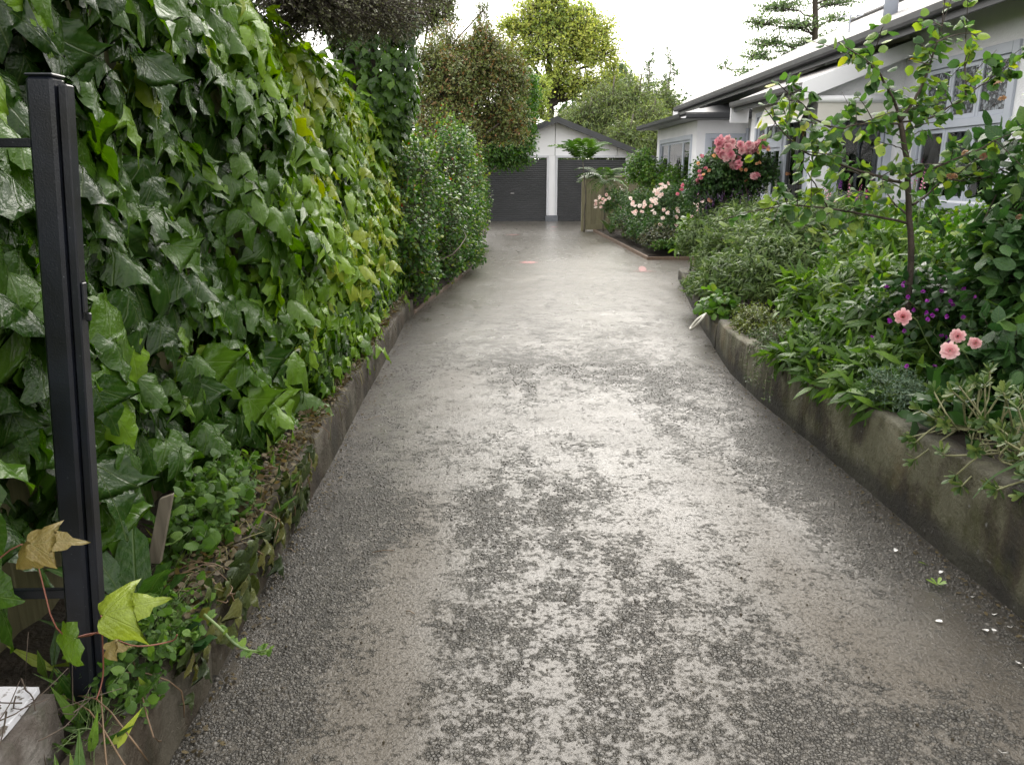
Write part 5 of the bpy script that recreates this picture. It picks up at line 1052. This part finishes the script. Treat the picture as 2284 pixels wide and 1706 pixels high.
rb = shrub('rose_bush', 'tall white-budded rose against the timber fence', 'rose bush', (4.3, 21, .05), [((4.3, 21.2, .72), (.5, .6, .42), 320), ((4.8, 20.2, .75), (.5, .8, .42), 300)], T_OV, M_MID, .05, 1.0, (0, .9), 40, wood=GREENST)
flowers(rb, 'bloom', T_ROSEL, WHP, fpts(cr5([(375, 488), (405, 480), (412, 492), (392, 500), (330, 540), (340, 560), (275, 485)]), 20.8, .2), .034)
flowers(rb, 'flower_spike', T_SPIKE, LUP, fpts(cr5([(518, 505), (358, 570), (515, 585), (345, 735), (420, 600)]), 19.5, .3), .17, (0, 0, 1), (0, 1))
pb_ = shrub('pink_rose_bush', 'tall pink rose bush with big clustered blooms against the house beyond the raised bed', 'rose bush', (3.7, 11.95, .15), [e_(1600, 400, 12, (.40, .4, .38), 480), e_(1650, 420, 12, (.34, .35, .40), 400), e_(1700, 395, 11.9, (.24, .3, .34), 200), e_(1565, 430, 12, (.26, .35, .34), 260), e_(1650, 360, 11.9, (.34, .3, .26), 260), e_(1620, 480, 12, (.5, .4, .3), 360)], T_OV, M_ROSEL, .047, 1.05, (0, .8), 120, wood=BARK, r0=.020, tww=.0035)
flowers(pb_, 'bloom', T_ROSE, PINK, fpts(more(cr5([(1185, 140), (1215, 128), (1250, 135), (1230, 160), (1265, 150), (1210, 180), (1290, 175), (1310, 190), (1280, 200), (1185, 215), (1230, 245), (1265, 260), (1300, 250), (1240, 275), (1385, 160), (1395, 225), (1420, 205), (1450, 190), (1480, 180), (1510, 175), (1320, 345), (1345, 330), (1375, 340), (1350, 360), (1300, 350), (1585, 115), (1500, 450), (1525, 435), (1440, 220), (1460, 205), (1360, 290), (1540, 165), (1590, 180), (1500, 210)]), 1, 7), 11.6, .10), .078, (-.3, -.8, .4), (.15, 1))
flowers(pb_, 'bloom', T_ROSEL, PINK, fpts(cr5([(1045, 395), (1050, 270), (1020, 410), (1025, 450), (1040, 470), (1010, 480), (1005, 500), (1075, 380), (880, 530), (865, 555), (830, 610), (1270, 492)]), 11.75, .1), .054, (-.3, -.8, .3), (0, .4))
flowers(pb_, 'faded_bloom', T_ROSEL, PEACH, fpts(cr5([(1110, 390), (1105, 450), (1060, 440), (1390, 390), (1430, 395), (1560, 200), (1540, 230), (1610, 190), (1620, 220), (1155, 265), (1530, 340), (1545, 330), (1795, 430), (1800, 450), (1440, 490), (1100, 655), (1120, 660), (1015, 335)]), 11.65, .1), .050, (-.3, -.8, .3), (0, 1))
shrub('green_shrub', 'upright light green shrub between the timber fence and the far bay', 'shrub', (4.3, 20.4, .05), [e_(1425, 400, 19.5, (.38, .5, .55), 330), e_(1462, 415, 19, (.4, .5, .5), 280), e_(1500, 425, 18, (.3, .4, .45), 160), e_(1440, 370, 19.5, (.2, .3, .35), 90)], T_OV, M_MID, .055, 1.0, (.2, .95), 60, wood=GREENST, up=.8)
shrub('bronze_foliage', 'low bronze-green foliage filling the middle of the rose bed', 'shrub', (3.7, 16.6, .05), [((3.5, 16.2, .35), (.38, .6, .28), 300), ((3.8, 15.75, .30), (.5, .3, .24), 260), ((3.30, 16.2, .22), (.16, .7, .18), 200), ((3.28, 18.2, .22), (.14, 1.0, .18), 200), ((3.42, 19.4, .38), (.3, 1.2, .30), 320)], T_OV, leafmat('bronze green leaf', [(0, (.02, .04, .018)), (.5, (.05, .065, .025)), (.85, (.11, .12, .04)), (1, (.15, .06, .03))], .4, .3), .042, 1.0, (0, 1), 0, wood=TWIGB, zmin=-.3)
shrub('green_foliage', 'low fresh green foliage at the front corner of the rose bed', 'shrub', (4.2, 15.6, .05), [((4.25, 15.65, .35), (.5, .25, .3), 300), ((3.55, 15.55, .22), (.35, .16, .16), 180), ((4.8, 15.7, .5), (.4, .3, .4), 240)], T_OV, M_MID, .042, 1.0, (0, .9), 0, wood=GREENST, zmin=-.3)
stp = thing('iris_plant', 'blue-green sword leaves near the left end of the rose bed', 'plant', (*onz(1362, 525)[:2], .05)); a = onz(1362, 525); rosette(stp, (a[0], a[1], .05), 7, .62, T_LAN, M_GREY, up=2.2, t=(.2, .8))
# two sumac-like plants with feathery fronds
def frond(seed, n=13):
    r = np.random.default_rng(seed); V = []; F = []; L = []; 
    def pt(t): return np.array([0, t * .95, .28 * math.sin(t * 2.2) - .30 * t * t])
    for i in range(n):
        t = .16 + .84 * i / (n - 1); c = pt(t); w = .30 * math.sin(math.pi * min(.12 + t * .85, 1)) + .05
        for s in (-1, 1):
            tip = c + np.array([s * w, .13, -.10 * w / .3 - .05 * r.random()]); mid = (c + tip) / 2; a = len(V); V += [c, mid + [0, .035, .01], tip, mid - [0, .035, -.01]]; F.append((a, a + 1, a + 2, a + 3)); L += [(0, 0, 0), (.2, .5, 0), (0, 1, 0), (-.2, .5, 0)]
    for i in range(6):
        a = len(V); p0, p1 = pt(i / 6), pt((i + 1) / 6); V += [p0 - [.008, 0, 0], p0 + [.008, 0, 0], p1 + [.006, 0, 0], p1 - [.006, 0, 0]]; F.append((a, a + 1, a + 2, a + 3)); L += [(0, 0, 0)] * 4
    return np.array(V), [np.array(F)], np.array(L)
T_FROND = [frond(k) for k in range(4)]
for lab, (a_, b_), (c_, d_), sz, nf, dr in (('taller feathery-fronded young tree in front of the timber fence end', (1303, 500), (1300, 362), .85, 17, 0), ('shorter feathery-fronded young tree with drooping lower leaves by the fence', (1345, 500), (1347, 395), .74, 16, .5)):
    t = thing('frond_tree', lab, 'tree', (*at(a_, b_, 22.3)[:2], .05)); b0 = at(a_, b_, 22.3); b0[2] = .05; b1 = at(c_, d_, 22.0); limb(wd := MB(), [b0, (b0 + b1) / 2 + [.05, 0, 0], b1], .022, .014, 10, .01); wd.build('trunk', BARKG, t, True)
    th = np.arange(nf) * 2.4; u = .55 - dr * rng.random(nf) * 2.2 + .2 * rng.random(nf); P = b1[None] + np.stack([0 * th, 0 * th, .05 * np.arange(nf) / nf - dr * .3 * rng.random(nf)], 1)
    as_parts(t, 'frond', T_FROND, M_LUSH, P, np.stack([np.cos(th), np.sin(th) * .8, u], 1), np.stack([-np.cos(th) * .3, -np.sin(th) * .3, 1 + 0 * th], 1), sz * (.7 + .5 * rng.random(nf)), .1 + .5 * rng.random(nf))

# ------------------------------------------------------------------ right-hand raised bed
Bz = lambda y: float(Rh(y)) - .02
sv = shrub('salvia_shrub', 'large grey-green narrow-leaved shrub filling the far end of the raised bed', 'shrub', (3.2, 8.4, .2), [((2.75, 7.6, .55), (.42, .6, .42), 420), ((3.15, 8.2, .78), (.6, .7, .50), 650), ((3.75, 8.6, .82), (.6, .7, .50), 520), ((3.0, 9.4, .72), (.5, .7, .45), 400), ((2.55, 8.3, .45), (.3, .5, .32), 240), ((2.50, 8.9, .30), (.22, .8, .18), 150)], T_LAN, M_GREY, .075, 1.05, (.05, .95), 280, wood=GREENST, per=11, up=.55, r0=.010, side=.8, zmin=-.4)
sv = shrub('purple_salvia', 'grey-leaved bush with dark purple flower spikes at the far bed corner', 'shrub', (3.2, 11.5, .2), [((3.15, 11.6, .55), (.35, .6, .42), 380), ((3.6, 11.2, .75), (.5, .6, .45), 420), ((3.0, 10.5, .40), (.25, .6, .28), 220)], T_LAN, M_GREY, .07, 1.0, (.1, .9), 80, wood=GREENST, per=9, up=.6, r0=.008)
q = [(3.0 + .9 * rng.random(), 10.9 + .9 * rng.random(), .95 + .38 * rng.random()) for _ in range(70)]; flowers(sv, 'flower_spike', T_SPIKE, PURP, q, .10 + .06 * rng.random(70), (0, 0, 1), (0, 1))
q = [(2.88 + .25 * rng.random(), 9.0 + 2.2 * rng.random(), .35 + .22 * rng.random()) for _ in range(34)]; flowers(sv, 'flower_spike', T_SPIKE, PURP, q, .09, (-.4, -.3, .8), (0, .6))
shrub('border_plant', 'bright broad-leaved clump poking out at the far bed corner', 'plant', (3.05, 11.9, .2), [((3.12, 12.0, .62), (.28, .3, .35), 90)], T_DOCK, M_LUSH, .13, 1.0, (.5, 1), 120, wood=GREENST, per=5)
hb = shrub('thyme_mound', 'low yellow-green fine-leaved mound spilling over the wall top', 'herb', (2.22, 6.35, .25), [((2.26, 6.5, .36), (.20, .40, .18), 420), ((2.42, 6.1, .36), (.22, .3, .14), 260)], T_OV, leafmat('golden thyme leaf', [(0, (0.048, 0.080, 0.016)), (.6, (0.112, 0.152, 0.024)), (1, (0.240, 0.256, 0.056))], .45, .3), .017, 1.0, (0, 1), 0, wood=TWIGB, per=12, r0=.005, tww=.0012)
rm_ = shrub('rosemary', 'trailing rosemary with sprays reaching down over the wall face', 'herb', (2.2, 5.7, .3), [((2.22, 5.75, .38), (.24, .35, .16), 200), ((2.45, 5.5, .42), (.25, .3, .2), 150)], T_NEED, leafmat('rosemary leaf', [(0, (.03, .06, .02)), (.6, (.07, .12, .035)), (1, (.16, .21, .07))], .45, .2), .034, 1.0, (0, 1), 0, wood=TWIGB, per=18, r0=.006, tww=.0016, droop=.2)
tw = MB(); Ls = []
for k in range(7):
    a = np.array([2.05, 5.3 + .1 * k, .37]); b = a + [-.17 - .10 * rng.random(), -.35 - .25 * rng.random(), -.10 - .14 * rng.random()]; c = curve([a, (a + b) / 2 + [-.03, 0, .06], b], 26); tube(tw, c, np.linspace(.003, .0014, 26), 4); P = np.repeat(c, 3, 0); n = len(P)
    Ls.append([P, rng.normal(size=(n, 3)) * .7 + norm(b - a) * .8, rng.normal(size=(n, 3)), .020 + .014 * rng.random(n), rng.random(n)])
tw.build('spray_stem', TWIGB, rm_, True, 'stuff'); scatter(MB(), T_NEED, *cat(*Ls)).build('spray_leaf', MATS['rosemary leaf'], rm_, True, 'stuff')
sp_ = shrub('strawberry_plant', 'small broad-leaved plant with a few red-orange leaves beside the white hose', 'plant', (2.32, 7.6, .22), [((2.28, 7.7, .34), (.2, .32, .16), 46)], T_ROUND, leafmat('strawberry leaf', [(0, (.04, .12, .02)), (.8, (.13, .25, .04)), (.93, (.2, .25, .04)), (.95, (.5, .12, .03)), (1, (.5, .14, .03))], .35, .35, 1), .075, 1.0, (0, 1), 200, wood=REDST, per=4, r0=.004, tww=.0015)
hs_ = thing('garden_hose', 'short loop of pale hose hanging over the end of the raised wall', 'hose', (2.15, 7.3, .15)); pts = [at(1575, 700, 7.35), at(1556, 712, 7.25), at(1540, 732, 7.2), at(1545, 730, 7.12) + [0, 0, -.01], at(1562, 715, 7.1), at(1572, 702, 7.15)]
tube(MB(), curve(pts, 24), .011, 8).build('hose_pipe', surf('pale hose', (.40, .38, .32), (.5, .48, .42), 8, .4), hs_, True)
shrub('leafy_perennial', 'lush mid-green leafy perennials overhanging the middle of the wall', 'plant', (2.4, 4.9, .35), [((2.22, 5.0, .45), (.22, .45, .20), 90), ((2.42, 4.7, .62), (.30, .45, .26), 150), ((2.20, 4.3, .50), (.2, .3, .18), 70), ((2.05, 4.95, .40), (.12, .55, .12), 46), ((2.04, 4.15, .45), (.12, .3, .10), 26)], T_LAN, M_LUSH, .112, 1.6, (.05, .85), 290, wood=GREENST, per=7, up=.6, r0=.006, tww=.0025, side=1.0, szj=.4, droop=.1)
shrub('leafy_perennial', 'taller light green leafy stems behind the wall-side perennials', 'plant', (2.9, 5.7, .35), [((2.8, 5.6, .70), (.35, .5, .30), 150), ((3.1, 6.3, .80), (.4, .5, .34), 160), ((2.6, 6.2, .58), (.25, .4, .24), 90)], T_LAN, M_LUSH, .115, 1.5, (.15, 1.0), 250, wood=GREENST, per=7, up=.7, r0=.006, tww=.0025)
shrub('yellow_succulent', 'pale yellow-green succulent cluster on the wall coping', 'succulent', (2.08, 4.62, .36), [((2.08, 4.62, .40), (.09, .22, .07), 60)], T_FAT, leafmat('pale succulent leaf', [(0, (.16, .24, .05)), (1, (.38, .42, .12))], .4, .2), .035, 1.0, (0, 1), 200, wood=GREENST, per=5, r0=.004, tww=.002)
shrub('santolina', 'feathery blue-green tuft with tiny white flowers on the wall edge', 'herb', (2.13, 3.9, .42), [((2.12, 3.95, .50), (.15, .24, .14), 190)], T_NEED, leafmat('blue green needle', [(0, (.05, .10, .06)), (1, (.15, .22, .14))], .5, .2), .022, 1.0, (0, 1), 0, wood=GREENST, per=16, r0=.003, tww=.0012)
shrub('broadleaf_clump', 'dark broad shiny leaves low on the wall between herbs and succulents', 'plant', (2.14, 3.45, .42), [((2.16, 3.5, .48), (.16, .24, .10), 22)], T_DOCK, M_DARK, .15, 1.0, (.2, .9), 90, wood=GREENST, per=3, r0=.004, tww=.002)
big = thing('large_leaf_plant', 'plant with very large dark round leaves under the pink roses', 'plant', (2.4, 3.7, .42)); rosette(big, (2.42, 3.75, .50), 7, .30, [blade([(0, 0), (.25, -.06), (.46, .12), (.55, .38), (.42, .62), (.30, .85), (0, 1)], 2, .25, .3, .05, k) for k in range(3)], M_DARK, up=.5, t=(0, .4))
# purple stock
sk_ = shrub('stock_plant', 'dark-leaved plant dotted with small bright purple flowers', 'plant', (2.65, 4.4, .42), [((2.55, 4.45, .80), (.34, .34, .30), 170), ((2.8, 4.1, .75), (.3, .3, .3), 120)], T_OV, M_DARK, .05, 1.0, (0, .6), 60, wood=GREENST, per=7)
flowers(sk_, 'flower', T_ROSEL, VIOL, [(2.12 + .70 * rng.random(), 3.85 + .45 * rng.random(), .62 + .42 * rng.random()) for _ in range(60)], .022, (-.3, -.8, .3), (0, 1))
# succulent shrub at near right
sc_ = thing('succulent_shrub', 'sprawling succulent with knobbly bare stems tumbling over the near wall', 'succulent', (2.12, 3.0, .48)); tw = MB(); Ls = []
KN = surf('knobbly pale stem', (.13, .14, .06), (.24, .23, .12), 20, .6, 80, .7, .004)
for k in range(95):
    y0 = 2.55 + .85 * rng.random(); a = np.array([2.08 + .12 * rng.random(), y0, .50]); b = np.array([1.93 + .34 * rng.random(), y0 + rng.normal() * .10, (.50 + .30 * rng.random()) if k % 3 else .34 + .14 * rng.random()]); b[0] -= .03 * (k % 3 == 0)
    c = curve([a, (a + b) / 2 + rng.normal(size=3) * .03, b], 8); tube(tw, c, .0042, 5); d = norm(c[-1] - c[-3]); n = 13; th = np.arange(n) * 2.4; A = norm(np.cross(d, [.3, .2, 1])); B = np.cross(d, A); el = np.linspace(.15, 1.3, n)[:, None]
    D = np.cos(th)[:, None] * A * np.cos(el * .8) + np.sin(th)[:, None] * B * np.cos(el * .8) + d * el * .8; Ls.append([np.tile(c[-1], (n, 1)) - d * (1 - el) * .02, D, np.tile(d, (n, 1)) + 0 * D, .035 + .02 * rng.random(n), .1 + .8 * rng.random(n)])
L = cat(*Ls); leaves(sc_, L, T_FAT, M_SUCC, 300); tw.build('stems', KN, sc_, True)
gb = thing('long_blade', 'single long arching pale green blade in front of the succulent', 'blade', (2.25, 2.75, .45)); a = at(2284, 1030, 2.6); b = at(2215, 1062, 2.55); c = at(2170, 1110, 2.5); cc = curve([a + [.1, 0, .02], a, b, c], 12); V = []
for i, q in enumerate(cc): ww = .008 * (1 - i / 13); V += [q + [0, 0, ww], q + [0, -.003, -ww]]
MB().add(V, np.array([(2 * i, 2 * i + 1, 2 * i + 3, 2 * i + 2) for i in range(11)])).build('leaf_blade', M_GREY, gb, True)
# rose bush at right edge
rr_ = shrub('rose_bush', 'dark leafy rose bush rising along the right edge with brown spent blooms', 'rose bush', (2.75, 4.3, .45), [((2.78, 4.0, .98), (.30, .38, .34), 230), ((2.55, 3.7, .74), (.20, .34, .22), 110), ((2.98, 4.2, 1.40), (.30, .4, .26), 80), ((2.70, 4.0, 1.22), (.20, .3, .20), 60), ((3.08, 4.3, 1.80), (.26, .3, .30), 60), ((2.98, 4.6, 1.62), (.34, .4, .26), 50)], T_OV, M_ROSEL, .085, 1.0, (0, .85), 300, wood=BARK, per=6, r0=.012, tww=.0025, up=.3, flat=.8)
flowers(rr_, 'spent_bloom', T_ROSEL, BROWNF, [at(*q, 3.85) for q in ((2150, 335), (2190, 350), (2135, 390), (2225, 180), (2235, 215), (2120, 390), (2210, 720), (2255, 715), (2270, 480))], .032, (0, -.4, -.8), (0, 1))
flowers(rr_, 'bloom', T_ROSE, SOFTP, [at(2014, 707, 3.75)], [.060], (-.35, -.85, .25), (.2, .5))
flowers(rr_, 'bloom', T_ROSE, SOFTP, [at(2119, 782, 3.5), at(2136, 750, 3.58), at(2176, 765, 3.5)], [.060, .050, .042], (-.4, -.7, .1), (.3, 1))
tw = MB()
for a_, b_ in ((at(2014, 712, 3.77), 3.95), (at(2121, 785, 3.53), 3.7), (at(2138, 752, 3.6), 3.75), (at(2176, 768, 3.53), 3.7)): tube(tw, curve([a_, a_ + [.12, .1, -.02], a_ + [.3, .2, -.22], (2.6, 4.0, .5)], 12), .003, 5)
tw.build('flower_stems', GREENST, rr_, True)
# background perennials by the house
shrub('border_shrub', 'mid-green leafy border growth in front of the near bay', 'shrub', (4.0, 8.6, .3), [((3.7, 7.3, .75), (.6, .6, .42), 360), ((4.4, 8.2, .8), (.6, .7, .45), 360), ((4.6, 9.6, .75), (.6, .8, .45), 360)], T_OV, M_MID, .07, 1.0, (.05, .9), 200, wood=GREENST, up=.5)
shrub('border_shrub', 'tall fresh green growth under the leadlight window', 'shrub', (4.2, 6.2, .3), [((3.9, 6.0, .85), (.6, .6, .45), 420), ((4.6, 6.8, .95), (.6, .6, .5), 380), ((4.5, 5.2, .9), (.6, .6, .5), 340), ((3.4, 5.0, .75), (.4, .4, .35), 240)], T_OV, M_MID, .065, 1.0, (.15, 1.0), 200, wood=GREENST, up=.5)
shrub('border_shrub', 'deep green foliage behind the rose bush at the right edge', 'shrub', (3.6, 3.9, .35), [((3.5, 4.1, .9), (.5, .5, .5), 360), ((3.6, 3.4, 1.2), (.4, .5, .5), 280)], T_OV, M_DARK, .06, 1.0, (0, .9), 100, wood=TWIGB)
lups = thing('lupins', 'pink and purple lupin spikes in front of the house windows', 'lupins', (4.3, 8.4, .5)); lst = [(1897, 422), (1903, 440), (1850, 430), (2045, 385), (2060, 400), (2040, 400), (1868, 425), (1930, 420)]; ps = np.array([at(a_, b_, 8.0) for a_, b_ in lst]); flowers(lups, 'flower_spike', T_SPIKE, LUP, ps - [0, 0, .1], .24, (0, 0, 1), (0, 1)); flowers(lups, 'flower_spike', T_SPIKE, PURP, [at(1873, 422, 8.1), at(2088, 396, 7.5), at(1912, 450, 8.0)], .18, (0, 0, 1), (.5, 1))
tw = MB()
for q in ps: tube(tw, [(q[0], q[1], .4), q], .006, 5)
tw.build('stems', GREENST, lups, True)
# fill low between things
fl_ = MB(); Ls = []
for (X0, Y0, rx, ry, n) in ((2.6, 4.6, .4, 1.2, 260), (3.3, 6.5, .8, 1.6, 420), (3.6, 9.5, .7, 1.8, 420), (2.75, 3.0, .5, .9, 260), (3.9, 4.2, .8, 1.2, 300)): Ls.append(twigs((X0, Y0, .42), (rx, ry, .22), n, .06, 6, tint=(0, .8), up=.4, zmin=-.1))
tag(scatter(MB(), T_OV, *cat(*Ls)).build('ground_cover', M_MID, None, True, 'stuff'), 'low leafy ground cover between the plants of the raised bed', 'ground cover')

# ------------------------------------------------------------------ young tree with round leaves
tr = thing('young_tree', 'slender young tree with round leaves in front of the house', 'tree', (2.36, 4.4, .4)); Y = 4.4; wd = MB(); Ls = []
A = lambda px, py, d=0.: at(px, py, Y + d)
tk = limb(wd, [(2.40, Y, .38), A(2030, 620), A(2027, 470), A(2022, 360), A(2008, 275)], .019, .014, 18, .003, 8)
K = lambda L: [(1640 + a_ / 5.162, 180 + b_ / 5.162) for a_, b_ in L]     # crop 1
K2 = lambda L: [(1900 + a_ / 4.13, 60 + b_ / 4.13) for a_, b_ in L]      # crop 2
limbs = [  # (points in the photograph, depth drift, r0)
 (K2([(445, 870), (560, 700), (640, 560), (720, 350), (780, 150), (830, 0)]) + [(2112, -70)], .15, .010),
 (K2([(445, 870), (390, 680), (310, 540), (240, 420), (130, 330), (30, 250)]) + [(1870, 95)], -.2, .009),
 (K([(1890, 500), (1700, 480), (1500, 495), (1350, 520), (1200, 550), (1000, 510), (830, 480), (700, 460)]), -.25, .006),
 (K([(1560, 1110), (1300, 1040), (1150, 950), (1080, 740)]), .25, .006),
 (K([(2000, 1210), (1800, 1150), (1560, 1080), (1250, 980), (1050, 900), (880, 860), (760, 800), (560, 600), (340, 320)]), -.35, .009),
 (K([(1980, 1540), (1850, 1440), (1740, 1400), (1560, 1330)]), .3, .006),
 (K([(1970, 1640), (1500, 1540), (1200, 1490), (850, 1450), (620, 1430), (400, 1470)]), -.4, .008),
 (K([(1200, 1490), (1050, 1450), (960, 1260), (880, 1140), (780, 980)]), -.1, .005),
 (K([(1100, 540), (900, 430), (800, 300), (640, 160), (490, 30)]), -.3, .005),
 (K2([(520, 1390), (640, 1330), (760, 1300), (900, 1240), (1100, 1160), (1250, 1090), (1340, 1040), (1500, 980), (1580, 940)]), -.3, .008),
 (K2([(440, 880), (700, 850), (860, 760), (1000, 680), (1100, 600), (1250, 500), (1380, 390), (1440, 290)]), .2, .006),
 (K2([(1050, 640), (1045, 400), (1050, 200), (1050, 40)]) , .25, .005),
 (K2([(560, 1640), (680, 1560), (780, 1470), (860, 1380), (980, 1270)]), .2, .008),
 (K2([(460, 1010), (350, 980), (230, 960), (80, 950)]), .2, .003),
 (K2([(500, 1150), (420, 1110), (330, 1080), (240, 1060)]), -.1, .003),
 (K([(1900, 420), (1980, 350), (2060, 270), (2160, 290)]), .1, .004),
 (K2([(160, 350), (210, 220), (260, 90), (290, 0)]), -.2, .003),
 (K2([(570, 710), (700, 740)]), .1, .003),
 (K2([(480, 960), (560, 930), (640, 900), (760, 880)]), -.2, .004),
 (K2([(500, 1060), (570, 1000), (640, 960), (800, 940)]), .2, .004),
 (K([(1560, 1330), (1400, 1300), (1250, 1350)]), .3, .004),
 (K([(1200, 1490), (1000, 1560), (860, 1640), (760, 1720)]), -.2, .004), (K([(1500, 1540), (1300, 1640), (1150, 1760), (1000, 1800)]), -.2, .004),
 (K([(1250, 980), (1000, 960), (820, 900), (640, 880)]), .2, .004), (K([(1350, 520), (1150, 640), (1000, 700), (820, 720)]), .2, .004), (K([(1850, 1440), (1700, 1250), (1500, 1200)]), .3, .004),
 (K2([(860, 1380), (1000, 1420), (1200, 1400), (1400, 1300)]), .2, .005), (K2([(780, 150), (900, 90), (1050, 60), (1150, 90)]), .1, .004), (K2([(720, 350), (600, 320), (520, 310)]), .1, .003), (K2([(830, 0), (700, -60), (560, -40)]), .2, .004)]
for pts, dr, r0 in limbs:
    pts = list(pts); n = len(pts); P3_ = [A(a_, b_, dr * i / (n - 1)) for i, (a_, b_) in enumerate(pts)]; Ln = sum(np.linalg.norm(np.array(P3_[i + 1]) - P3_[i]) for i in range(n - 1)); c = limb(wd, P3_, r0, .0022, max(8, n * 3), .002, 6)
    k = int(Ln / .022); ti = np.linspace(.12, 1, k); idx = ti * (len(c) - 1); i0 = np.minimum(idx.astype(int), len(c) - 2); f = (idx - i0)[:, None]; B = c[i0] * (1 - f) + c[i0 + 1] * f; T = norm(c[i0 + 1] - c[i0])
    for rep in range(2):
        s = rng.normal(size=(k, 3)); s -= (s * T).sum(1, keepdims=True) * T; s = norm(s); keep = rng.random(k) < (.62 if rep == 0 else .30); off = .012 + .035 * rng.random((k, 1))
        Ls.append([q[keep] for q in [B + s * off, T * .35 + s * .75 + [0, 0, -.30] + rng.normal(size=(k, 3)) * .15, rng.normal(size=(k, 3)) * .45 + [0, 0, .9], .040 + .025 * rng.random(k), np.clip(.05 + .72 * rng.random(k) ** 1.1 + (ti > .85) * .15 + (rng.random(k) < .03) * .3, 0, .99)]])
    if Ln > .4:
        for j in range(int(Ln / .085)):          # side spurs
            q = c[rng.integers(2, len(c) - 1)]; e = q + norm(rng.normal(size=3)) * (.08 + .22 * rng.random()); tube(wd, [q, (q + e) / 2 + [0, 0, .01], e], [.003, .002, .0014], 4); m5 = 8; tt_ = rng.random((m5, 1)) * .8 + .2
            Ls.append([q + (e - q) * tt_, rng.normal(size=(m5, 3)) * .6 + norm(e - q) * .5 + [0, 0, -.2], rng.normal(size=(m5, 3)) * .4 + [0, 0, .9], .040 + .024 * rng.random(m5), np.clip(.02 + .75 * rng.random(m5) ** 1.2, 0, .97)])
L = cat(*Ls); leaves(tr, L, T_ROUND, M_PEAR, 300); wd.build('trunk', BARK, tr, True)

# ------------------------------------------------------------------ petals and bits on the drive
cr8 = lambda a_, b_: (1500 + a_ / 2.05, 900 + b_ / 2.05)
PLS = ['white petal fallen furthest up the drive, near the right wall', 'white petal between the fallen narrow leaf and the dropped leaf rosette', 'white petal close to the foot of the right wall, just past the dropped leaf rosette', 'topmost of the cluster of white petals at the foot of the right wall',
       'white petal lying alone furthest from the wall, nearer the middle of the drive', 'leftmost petal in the row of three white petals near the right wall', 'smallest petal, middle of the row of three white petals near the right wall', 'rightmost petal in the row of three white petals near the right wall',
       'white petal at the right edge of the drive just below the row of three', 'tiny white petal touching the right edge, nearest the lower right corner']
T_PET = [blade([(0, 0), (.25, .15), (.42, .5), (.35, .85), (.0, .95)], 2, -.3, -.5, .04, k) for k in range(3)]
PM = [MB().add(V, F, 0, L).mesh('petal', WHP, True) for V, F, L in T_PET]
for i, (a_, b_, s) in enumerate(((1012, 680, .016), (1218, 778, .015), (1370, 885, .017), (1480, 962, .018), (1200, 998, .019), (1415, 1036, .018), (1480, 1040, .014), (1540, 1026, .017), (1585, 1190, .018), (1600, 1212, .013))):
    q = onz(*cr8(a_, b_)); o = bpy.data.objects.new('petal', PM[i % 3]); COL.objects.link(o); o.location = (q[0], q[1], ground_z(q[0], q[1]) + .005); o.rotation_euler = (.2 * rng.normal(), .2 * rng.normal(), rng.random() * 6.28); o.scale = (s * 1.3,) * 3; o.color = (.8, 0, 0, 1); tag(o, PLS[i], 'petal', 'white petals on the drive')
q = onz(*cr8(1510, 1605)); o = bpy.data.objects.new('petal', PM[0]); COL.objects.link(o); o.location = (q[0], q[1], .008); o.rotation_euler = (.3, .1, 2.4); o.scale = (.028,) * 3; o.color = (.8, 0, 0, 1); tag(o, 'largest white petal, curled, at the bottom right of the drive', 'petal')
q = onz(*cr8(1165, 740)); lf = thing('fallen_leaf', 'single narrow green leaf lying on the drive near the right wall', 'leaf', (q[0], q[1], .004)); place(lf, 'leaf_blade', [T_LAN[0]], LIME, (q[0] - .03, q[1] + .02, .008), (1, -.35, .05), (0, 0, 1), .055, .2)
q = onz(*cr8(1210, 838)); lf = thing('fallen_sprig', 'small fresh green leaf rosette dropped on the drive', 'sprig', (q[0], q[1], .004)); rosette(lf, (q[0], q[1], .012), 8, .036, T_FAT, leafmat('fresh sprig leaf', [(0, (.12, .24, .03)), (1, (.26, .38, .07))], .4, .3), up=.3, rad=.003)
